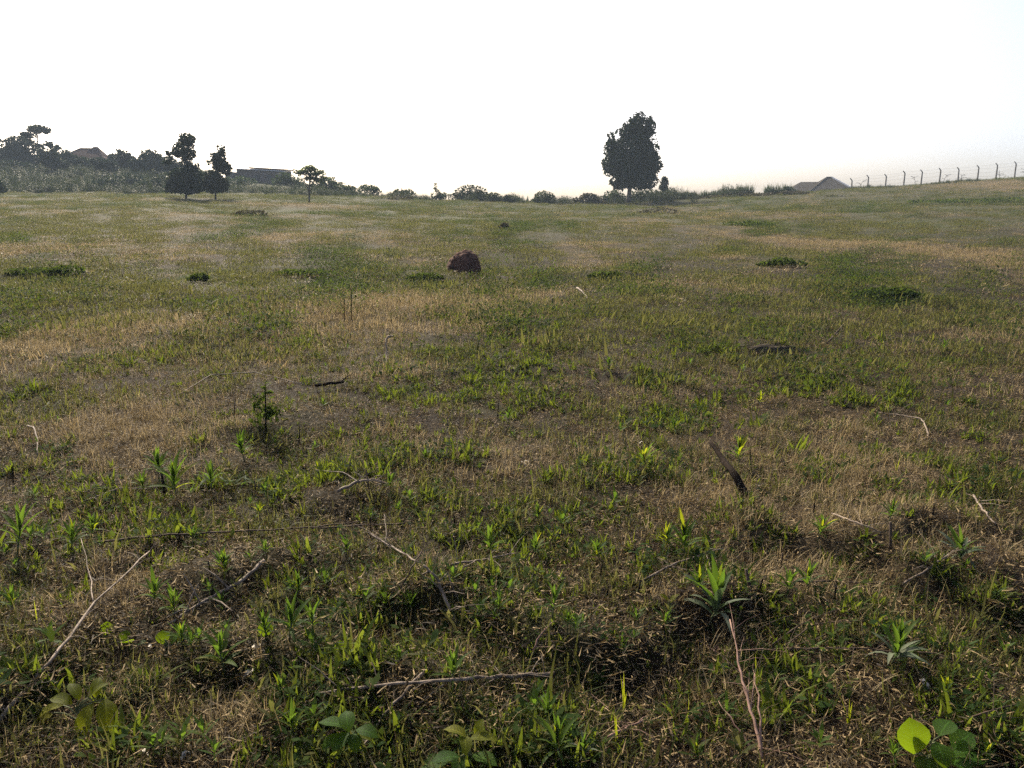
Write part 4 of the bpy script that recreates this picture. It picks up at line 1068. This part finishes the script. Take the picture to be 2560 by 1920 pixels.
SEED = [
    (443, 1253, 108, 'tallest seedling of the row below the left tan patch', 'g'), (398, 1204, 78, 'seedling at the back left of the row below the left tan patch', 'g'),
    (531, 1237, 98, 'tall seedling at the right end of the row below the left tan patch', 'g'), (358, 1240, 56, 'short seedling at the left end of the row below the left tan patch', 'g'),
    (614, 1159, 78, 'slender seedling just below the dark round-headed plant', 'g'), (691, 1123, 38, 'small seedling right below the dark round-headed plant', 'g'),
    (43, 1400, 118, 'tall seedling near the left picture edge, level with the very long branch', 'g'), (179, 1391, 84, 'bushy seedling at the left end of the very long dark branch', 'g'),
    (228, 1354, 66, 'bright seedling right behind the bushy seedling at left', 'g'), (484, 1367, 48, 'small bluish seedling growing against the very long dark branch', 'g'),
    (667, 1400, 48, 'spreading small seedling below the right half of the very long branch', 'g'), (563, 1464, 74, 'yellow-green seedling above the thick pale rising stick', 'y'),
    (744, 1497, 74, 'feathery bright seedling above the dense seedling cluster', 'g'), (797, 1192, 38, 'small seedling just behind the crooked grey branch', 'g'),
    (650, 1303, 50, 'upright light seedling behind the very long branch', 'y'), (724, 1603, 116, 'tallest seedling in the middle of the dense cluster at left foreground', 'g'),
    (671, 1603, 84, 'left seedling of the dense cluster at left foreground', 'g'), (785, 1595, 94, 'right seedling of the dense cluster at left foreground', 'g'),
    (565, 1701, 136, 'large seedling with a tall leafy stem beside the white scraps', 'g'), (456, 1620, 78, 'seedling right of the small round-leaved creepers', 'g'),
    (439, 1559, 92, 'thin tall seedling left of the thick pale rising stick', 'g'), (706, 1754, 62, 'compact bright seedling below the dense cluster', 'g'),
    (736, 1847, 84, 'bright seedling left of the bottom broad-leaved plant', 'g'), (382, 1526, 92, 'leggy seedling with few leaves near the top of the diagonal branch', 'g'),
    (30, 1540, 62, 'dark seedling at the left edge above the straight dark stick', 'g'), (1243, 1542, 64, 'fan-shaped seedling right of the gnarled branch', 'g'),
    (1380, 1555, 94, 'tall fan-shaped seedling on top of the shaded bank', 'g'), (1418, 1579, 58, 'shaded seedling right below the tall fan-shaped one', 'g'),
    (1123, 1725, 104, 'dark green rosette seedling standing behind the forked branch', 'g'), (1073, 1725, 62, 'yellowish seedling left of the dark rosette behind the forked branch', 'y'),
    (1231, 1721, 48, 'small seedling behind the right arm of the forked branch', 'g'), (1370, 1811, 88, 'upright seedling below the right end of the forked branch', 'g'),
    (1398, 1912, 124, 'big spiky seedling at the bottom edge right of centre', 'g'), (1463, 1904, 74, 'dark drooping seedling next to the big spiky one at bottom', 'p'),
    (1557, 1652, 58, 'bluish small seedling in the deepest shade', 'g'), (1028, 1555, 78, 'slim seedling left of the gnarled branch', 'g'),
    (995, 1660, 48, 'small bright seedling under the gnarled branch to the left', 'g'), (1113, 1464, 42, 'small yellow-green seedling below the bright pale stick', 'y'),
    (1227, 1403, 94, 'twin-tufted seedling below the centre dry patch', 'g'), (1341, 1400, 74, 'bushy seedling right of the twin-tufted one', 'g'),
    (1488, 1416, 68, 'pale slender seedling right of the bushy centre seedling', 'g'), (1658, 1383, 88, 'bright upright seedling left of the leaning stump foot', 'y'),
    (979, 1237, 58, 'seedling touching the right end of the crooked grey branch', 'g'), (1000, 1290, 44, 'seedling just below the crooked grey branch', 'g'),
    (865, 1400, 68, 'greyish seedling left of the bright pale stick', 'g'), (1345, 1310, 54, 'thin dark seedling in the middle of the centre dry patch', 'g'),
    (1610, 1188, 84, 'lime green leafy seedling in the bright patch left of the leaning stump', 'y'), (1737, 1494, 78, 'bright seedling behind the silvery drooping plant', 'g'),
    (1766, 1578, 156, 'large plant with silvery drooping lower leaves on the dark bank', 'p'), (1963, 1498, 84, 'left one of a close pair of seedlings at right foreground', 'g'),
    (2018, 1494, 86, 'right one of a close pair of seedlings at right foreground', 'g'), (2225, 1668, 114, 'wide-leaved seedling with a silvery leaf at the brushy branch', 'p'),
    (1750, 1918, 76, 'dark green seedling at the bottom edge left of the pinkish stalk', 'g'), (2238, 1918, 64, 'seedling at the bottom edge left of the round-leaved plant', 'g'),
    (1713, 1403, 112, 'tall layered seedling below the leaning stump', 'g'), (2042, 1359, 78, 'open forked seedling left of the slanting pale stick', 'g'),
    (2221, 1310, 58, 'seedling topping the tall dark cut stem', 'g'), (2404, 1424, 94, 'silvery star-shaped drooping plant at far right foreground', 'p'),
    (1896, 1017, 40, 'small pale seedling in the right middle distance', 'y'), (1847, 1175, 84, 'thin seedling with yellow top leaves behind the leaning stump', 'y'),
    (2356, 884, 34, 'bright green seedling right of the log-like clod', 'g'), (1522, 925, 38, 'green seedling in the middle distance right of centre', 'g'),
    (1200, 950, 28, 'small green seedling in the middle distance at centre', 'g'), (1313, 842, 26, 'tiny dark green seedling beyond the centre, below the mound', 'g'),
    (2470, 1920, 60, 'seedling at the bottom edge right of the round-leaved plant', 'g'), (2360, 1760, 60, 'upright grassy seedling right of the white flower', 'y'),
    (1270, 1060, 42, 'wide flat green seedling above the centre dry patch', 'g'), (1690, 1090, 46, 'dark green seedling in the shady dip left of the small hooked twig', 'g'),
]
for k2, (u, v, h, lab, kd) in enumerate(SEED):
    seedling(u, v, h, lab, kd, seed=k2)

# smaller look-alike seedlings between them
def small_seed_mesh(seed, mat):
    r = random.Random(seed); V = []; F = []
    for i in range(9):
        az = i * 2.399 + r.uniform(-.3, .3); el = .3 + .9 * i / 8; L = r.uniform(.45, .7); w = .07
        c, s = math.cos(az), math.sin(az); z0 = .25 + .2 * i / 8
        pts = [(0, z0, w * .3), (L * .5 * math.cos(el), z0 + L * .5 * math.sin(el), w), (L * .95 * math.cos(el * .7), z0 + L * .9 * math.sin(el), 0)]
        b = len(V)
        for (q, z, ww) in pts: V += [(q * c + s * ww, q * s - c * ww, z), (q * c - s * ww, q * s + c * ww, z)]
        F += [(b, b + 2, b + 3, b + 1), (b + 2, b + 4, b + 5, b + 3)]
    b = len(V); V += [(-.012, 0, -.02), (.012, 0, -.02), (.008, 0, .5), (-.008, 0, .5), (0, -.012, -.02), (0, .012, -.02), (0, .008, .5), (0, -.008, .5)]
    F += [(b, b + 1, b + 2, b + 3), (b + 4, b + 5, b + 6, b + 7)]
    return mesh('small_seedling', V, F, [mat])
SS = [small_seed_mesh(i, M['seedling'] if i % 3 else M['grass']) for i in range(6)]
rs = random.Random(99); cnt = 0; TINY = []
while cnt < 215:
    u = rs.uniform(-40, 2600); v = rs.uniform(1120, 1915) if rs.random() < .8 else rs.uniform(860, 1120)
    p = place(u, v); d, g = field(np.array(p.x), np.array(p.y))
    if rs.random() > .35 + .65 * float(g) - .4 * float(d): continue
    h = rs.uniform(.06, .125)
    o = link('small_seedling', rs.choice(SS), None, p, (rs.uniform(-.15, .15), rs.uniform(-.15, .15), rs.uniform(0, 6.28)), h)
    TINY.append((o, u, v)); cnt += 1

# single upright yellow-green grass blades
GB = [mesh('tall_grass_blades', *blade_arrays(disc_pts(n, .02), rng.random(n) * 6.28, np.abs(rng.normal(0, .28, n)), rng.uniform(.6, 1.0, n), .05 * rng.uniform(.7, 1.2, n), rng.normal(.3, .3, n), 4), [M['yellow' if i % 2 else 'grass']]) for i, n in enumerate((3, 4, 5, 3, 4))]
TG = [(1070, 1330, 66), (1130, 1295, 46), (1300, 1310, 50), (1245, 1395, 50), (1410, 1345, 44), (1436, 1350, 50), (1580, 1375, 60), (1600, 1420, 60), (1040, 1390, 40), (1155, 1590, 100), (1440, 1760, 50), (1560, 1780, 90), (1610, 1835, 60), (1540, 1860, 100), (1625, 1690, 50), (2090, 1770, 80), (2120, 1820, 70), (2150, 1840, 60), (95, 1560, 60),
      (88, 1640, 50), (62, 1650, 40), (670, 1475, 46), (860, 1900, 46), (760, 1300, 56), (700, 1340, 46), (1490, 1310, 40), (1890, 1700, 60), (2440, 1270, 60), (2240, 1180, 40), (2400, 1060, 30), (60, 1160, 50), (2330, 860, 26), (1440, 890, 30), (350, 1000, 30), (1890, 1120, 40), (2280, 1920, 60), (1000, 1880, 60), (2470, 1740, 46), (1720, 1790, 50)]
SPROUT = []
for k2, (u, v, h) in enumerate(TG):
    p = place(u, v); hm = h * (p - cam.location).length / FPX / .9
    o = link('grass_sprout', GB[k2 % 5], None, p, (0, 0, k2 * 1.7), hm)
    SPROUT.append((o, u, v))

def broad(u, v, hpx, label, spec, stem='stem', seed=0, name='broad_leaved_plant', cat='plant'):
    """spec: (leaf mesh, du, dv up px of the leaf base, azimuth deg, elevation deg, length px)"""
    p = place(u, v); k = (p - cam.location).length / FPX
    e = empty(name, p, label, cat, None)
    landmark(u, v, label)
    m = MB(); m.tube([(0, 0, -.02), (.1 * hpx * k, 0, hpx * k * .3), (0, 0, hpx * k * .6)], [.006, .005, .003], 6); m.build('stem', M[stem], e, True)
    r = random.Random(seed)
    for (me, du, dv, az, el, L) in spec:
        b = Vector((du * k, r.uniform(-.3, .3) * hpx * k * .5, dv * k))
        leaf_obj(e, me, b, R(az), R(el), L * k, r.uniform(-.2, .2))
        m = MB(); s0 = Vector((0, 0, min(dv * k * .6, hpx * k * .6))); m.tube([s0, s0.lerp(b, .5) + Vector((0, 0, .01)), b], [.003, .0025, .0018], 5); m.build('stalk', M['stem'], e)
    return e
Y, B0, B1, R0, R1 = YLEAF[0], BLEAF[0], BLEAF[1], RLEAF[0], RLEAF[1]
broad(196, 1820, 80, 'yellow-green plant with two large hanging veined leaves at lower left', [(Y, 40, 62, -95, -35, 74), (Y, 58, 62, -60, -25, 80), (Y, 30, 68, 40, 40, 44), (Y, 40, 66, 100, 45, 48), (Y, 0, 60, 170, 20, 56), (Y, -30, 46, 200, -10, 60), (Y, -50, 30, 220, -20, 56), (Y, 10, 64, 140, 40, 50)], seed=1)
broad(880, 1912, 100, 'glossy broad-leaved plant on a dark stem at the bottom left of centre', [(B1, -10, 84, 175, 10, 66), (B0, 0, 90, 110, 30, 60), (B0, 10, 80, -20, 5, 58), (B1, -6, 78, -120, -15, 54), (B0, 4, 76, -70, -10, 50), (B0, -20, 70, 210, -10, 52), (Y, 14, 70, 20, -20, 46)], 'dark_wood', 2)
broad(1168, 1925, 110, 'broad-leaved plant with bright yellow top leaves at bottom centre', [(Y, 6, 82, 10, 5, 70), (Y, 0, 86, 160, 20, 60), (Y, -6, 84, -80, 0, 56), (B1, -14, 46, 200, 5, 66), (B1, 12, 44, -30, 0, 66), (B0, 0, 30, -110, -5, 70), (B1, 30, 20, 0, -8, 80), (B1, -40, 18, 180, -10, 70), (Y, 20, 80, 60, 50, 44)], 'stem', 3)
broad(2316, 1922, 110, 'round-leaved plant with two tall pale leaves at bottom right', [(R0, -34, 40, 100, 72, 72), (R0, 16, 78, 40, 20, 50), (R1, 4, 72, -90, -20, 54), (R1, -10, 70, 150, 10, 46), (R0, 20, 30, -60, 10, 76), (R0, 40, 24, -20, 10, 70), (R1, -8, 34, -110, 0, 66), (R0, 44, 50, 20, 35, 54)], 'stem', 4)
broad(268, 1600, 40, 'left round-leaved creeper with one upright leaf in the left foreground', [(R0, 0, 10, 100, 75, 30), (R1, 26, 6, -60, 20, 24), (R1, -14, 6, 200, 15, 22)], seed=5, name='round_leaved_creeper')
broad(322, 1622, 36, 'middle round-leaved creeper in the left foreground', [(R0, 0, 8, -80, 40, 32), (R0, -8, 14, 100, 50, 26), (R1, 22, 10, 0, 25, 22)], seed=6, name='round_leaved_creeper')
broad(415, 1622, 36, 'right round-leaved creeper beside a seedling in the left foreground', [(R0, -4, 10, 110, 55, 32), (R0, 12, 8, 60, 50, 28)], seed=7, name='round_leaved_creeper')
broad(664, 1602, 40, 'round yellow-green leaf in front of the dense seedling cluster', [(R0, 0, 10, 90, 60, 36), (Y, 10, 6, -30, 20, 26)], seed=8, name='round_leaved_creeper')
broad(850, 1650, 36, 'dull oval-leaved creeper right of the dense seedling cluster', [(R0, 0, 10, 95, 65, 36), (R1, 12, 6, 0, 25, 22)], seed=9, name='round_leaved_creeper')
broad(1900, 1790, 30, 'small leafy creeper right of the pinkish dry stalk', [(B0, 40, 10, 20, 25, 34), (B0, 20, 6, 160, 10, 32), (Y, 50, 4, -60, 0, 30)], seed=10, name='round_leaved_creeper')
broad(758, 1900, 30, 'pale yellow rosette at the bottom edge left of the glossy plant', [(Y, 0, 6, a, 20, 26) for a in (10, 80, 150, 220, 300)], seed=11, name='rosette_plant')
broad(1672, 1520, 30, 'yellow-green two-leaved sprout left of the silvery plant', [(Y, 0, 10, 150, 50, 34), (Y, 4, 10, 30, 50, 32)], seed=12, name='rosette_plant')
broad(830, 1925, 26, 'yellow leaf pair at the bottom edge below the glossy plant', [(Y, 0, 6, 20, 10, 46), (Y, -30, 4, 170, 10, 44)], seed=13, name='rosette_plant')
broad(965, 1440, 26, 'bright yellow leaf lying under the bright pale stick', [(Y, 0, 4, 10, 10, 34), (Y, -6, 4, 170, 15, 26)], seed=14, name='rosette_plant')
broad(1158, 1550, 26, 'yellow leaf right of the gnarled branch', [(Y, 0, 6, 10, 10, 34), (Y, -6, 4, 160, 15, 26)], seed=15, name='rosette_plant')

# dark round-headed plant left of centre
p = place(664, 1080); k = (p - cam.location).length / FPX
e = empty('weed_plant', p, 'dark upright plant with a round leafy head left of centre', 'plant')
m = MB(); m.tube([(0, 0, -.02), (.01, 0, 45 * k), (.02, 0, 120 * k)], [.008, .006, .004], 6); m.build('stem', M['dark_wood'], e, True)
V, F = leaf_cloud([(.0, 58 * k, 26 * k, 22 * k, 20 * k, 1), (.05, 44 * k, 26 * k, 16 * k, 18 * k, .7), (.02, 92 * k, 15 * k, 20 * k, 13 * k, .5), (-.04, 74 * k, 16 * k, 16 * k, 12 * k, .4), (-.03, 24 * k, 26 * k, 16 * k, 18 * k, .5)], 260, .018, .5, 5)
link('leaves', mesh('leaves', V, F, [M['cover']]), e)
for q in range(6): leaf_obj(e, LEAF['g'][1], (.015, 0, (95 + 4 * q) * k), q * 2.4, .5, .07)

# dark leafy fallen sprig and pale curled litter
eo = stick('leafy_sprig', 'dark fallen leafy sprig in the left foreground, level with the row of seedlings', 'sprig', [(690, 1232, .04), (640, 1234, .05), (570, 1234, .05)], .006, .003, 'dark_wood', fine=3, seed=50)
bpy.context.view_layer.update()
for q in range(10): leaf_obj(eo, LEAF['g'][1], wpt(560 + 9 * q, 1234, .05) - eo.location, q * 2.4, .5, .10)
SCR = [(643, 1632, 24, 'larger white curled scrap beside the large leafy-stemmed seedling'), (633, 1690, 24, 'smaller white oval scrap below the larger white scrap'), (362, 1896, 22, 'white scrap at the bottom left edge'), (470, 1898, 24, 'pair of white petals at the bottom edge left of centre'),
       (384, 1630, 22, 'white scrap below the round-leaved creepers'), (2307, 1722, 24, 'small white flower-like scrap at lower right'), (1806, 1640, 28, 'pinkish dry scrap left of the brushy branch'), (1305, 1163, 20, 'pale scrap above the centre dry patch'),
       (1597, 1116, 18, 'pale tip scrap above the lime green seedling'), (1890, 1224, 16, 'pale scrap right of the leaning stump'), (540, 1790, 30, 'greyish dead leaf curl at lower left'), (1070, 1620, 34, 'grey curled dead leaf below the gnarled branch')]
for k2, (u, v, s, lab) in enumerate(SCR):
    p = place(u, v); kk = (p - cam.location).length / FPX; r = random.Random(k2 + 300)
    e = empty('pale_scrap', p + Vector((0, 0, .012)), lab, 'dry leaf', 'pale scraps in the stubble', r.uniform(0, 6))
    mt = M['pink_wood'] if k2 == 6 else (M['pale_wood'] if k2 >= 10 else M['scrap'])
    me = strip_leaf('curled_leaf', .5, 1.6, .5, mt, 6, .5, .05)
    for q in range(2 + (k2 % 2)):
        link('petal', me, e, (r.uniform(-.3, .3) * s * kk, r.uniform(-.3, .3) * s * kk, r.uniform(0, .01)), (r.uniform(-.6, .6), r.uniform(-.5, .1), r.uniform(0, 6.28)), s * kk * r.uniform(.6, 1))

LAND += LAND0
label_near(STEMS, 'thin cut stem', 'cut stem', 'cut stems standing in the stubble')
label_near(SPROUT, 'grass sprout', 'grass sprout', 'upright grass sprouts')
label_near(TINY, 'tiny seedling', 'seedling', 'tiny seedlings in the stubble')

# ------------------------------------------------------------------ haze
def build_haze():
    mb = MB(); mb.box(-430, 430, -430, 430, -40, 34)
    m, nt, N, L = nodes('haze_air')
    out = N.new('ShaderNodeOutputMaterial'); v = N.new('ShaderNodeVolumePrincipled')
    v.inputs['Color'].default_value = (.70, .85, 1.0, 1); v.inputs['Density'].default_value = 0.0006
    v.inputs['Anisotropy'].default_value = -0.1
    L.new(v.outputs[0], out.inputs['Volume'])
    o = mb.build('haze', m); tag(o, 'thin pale morning haze over the field', 'haze', None, 'stuff')
build_haze()
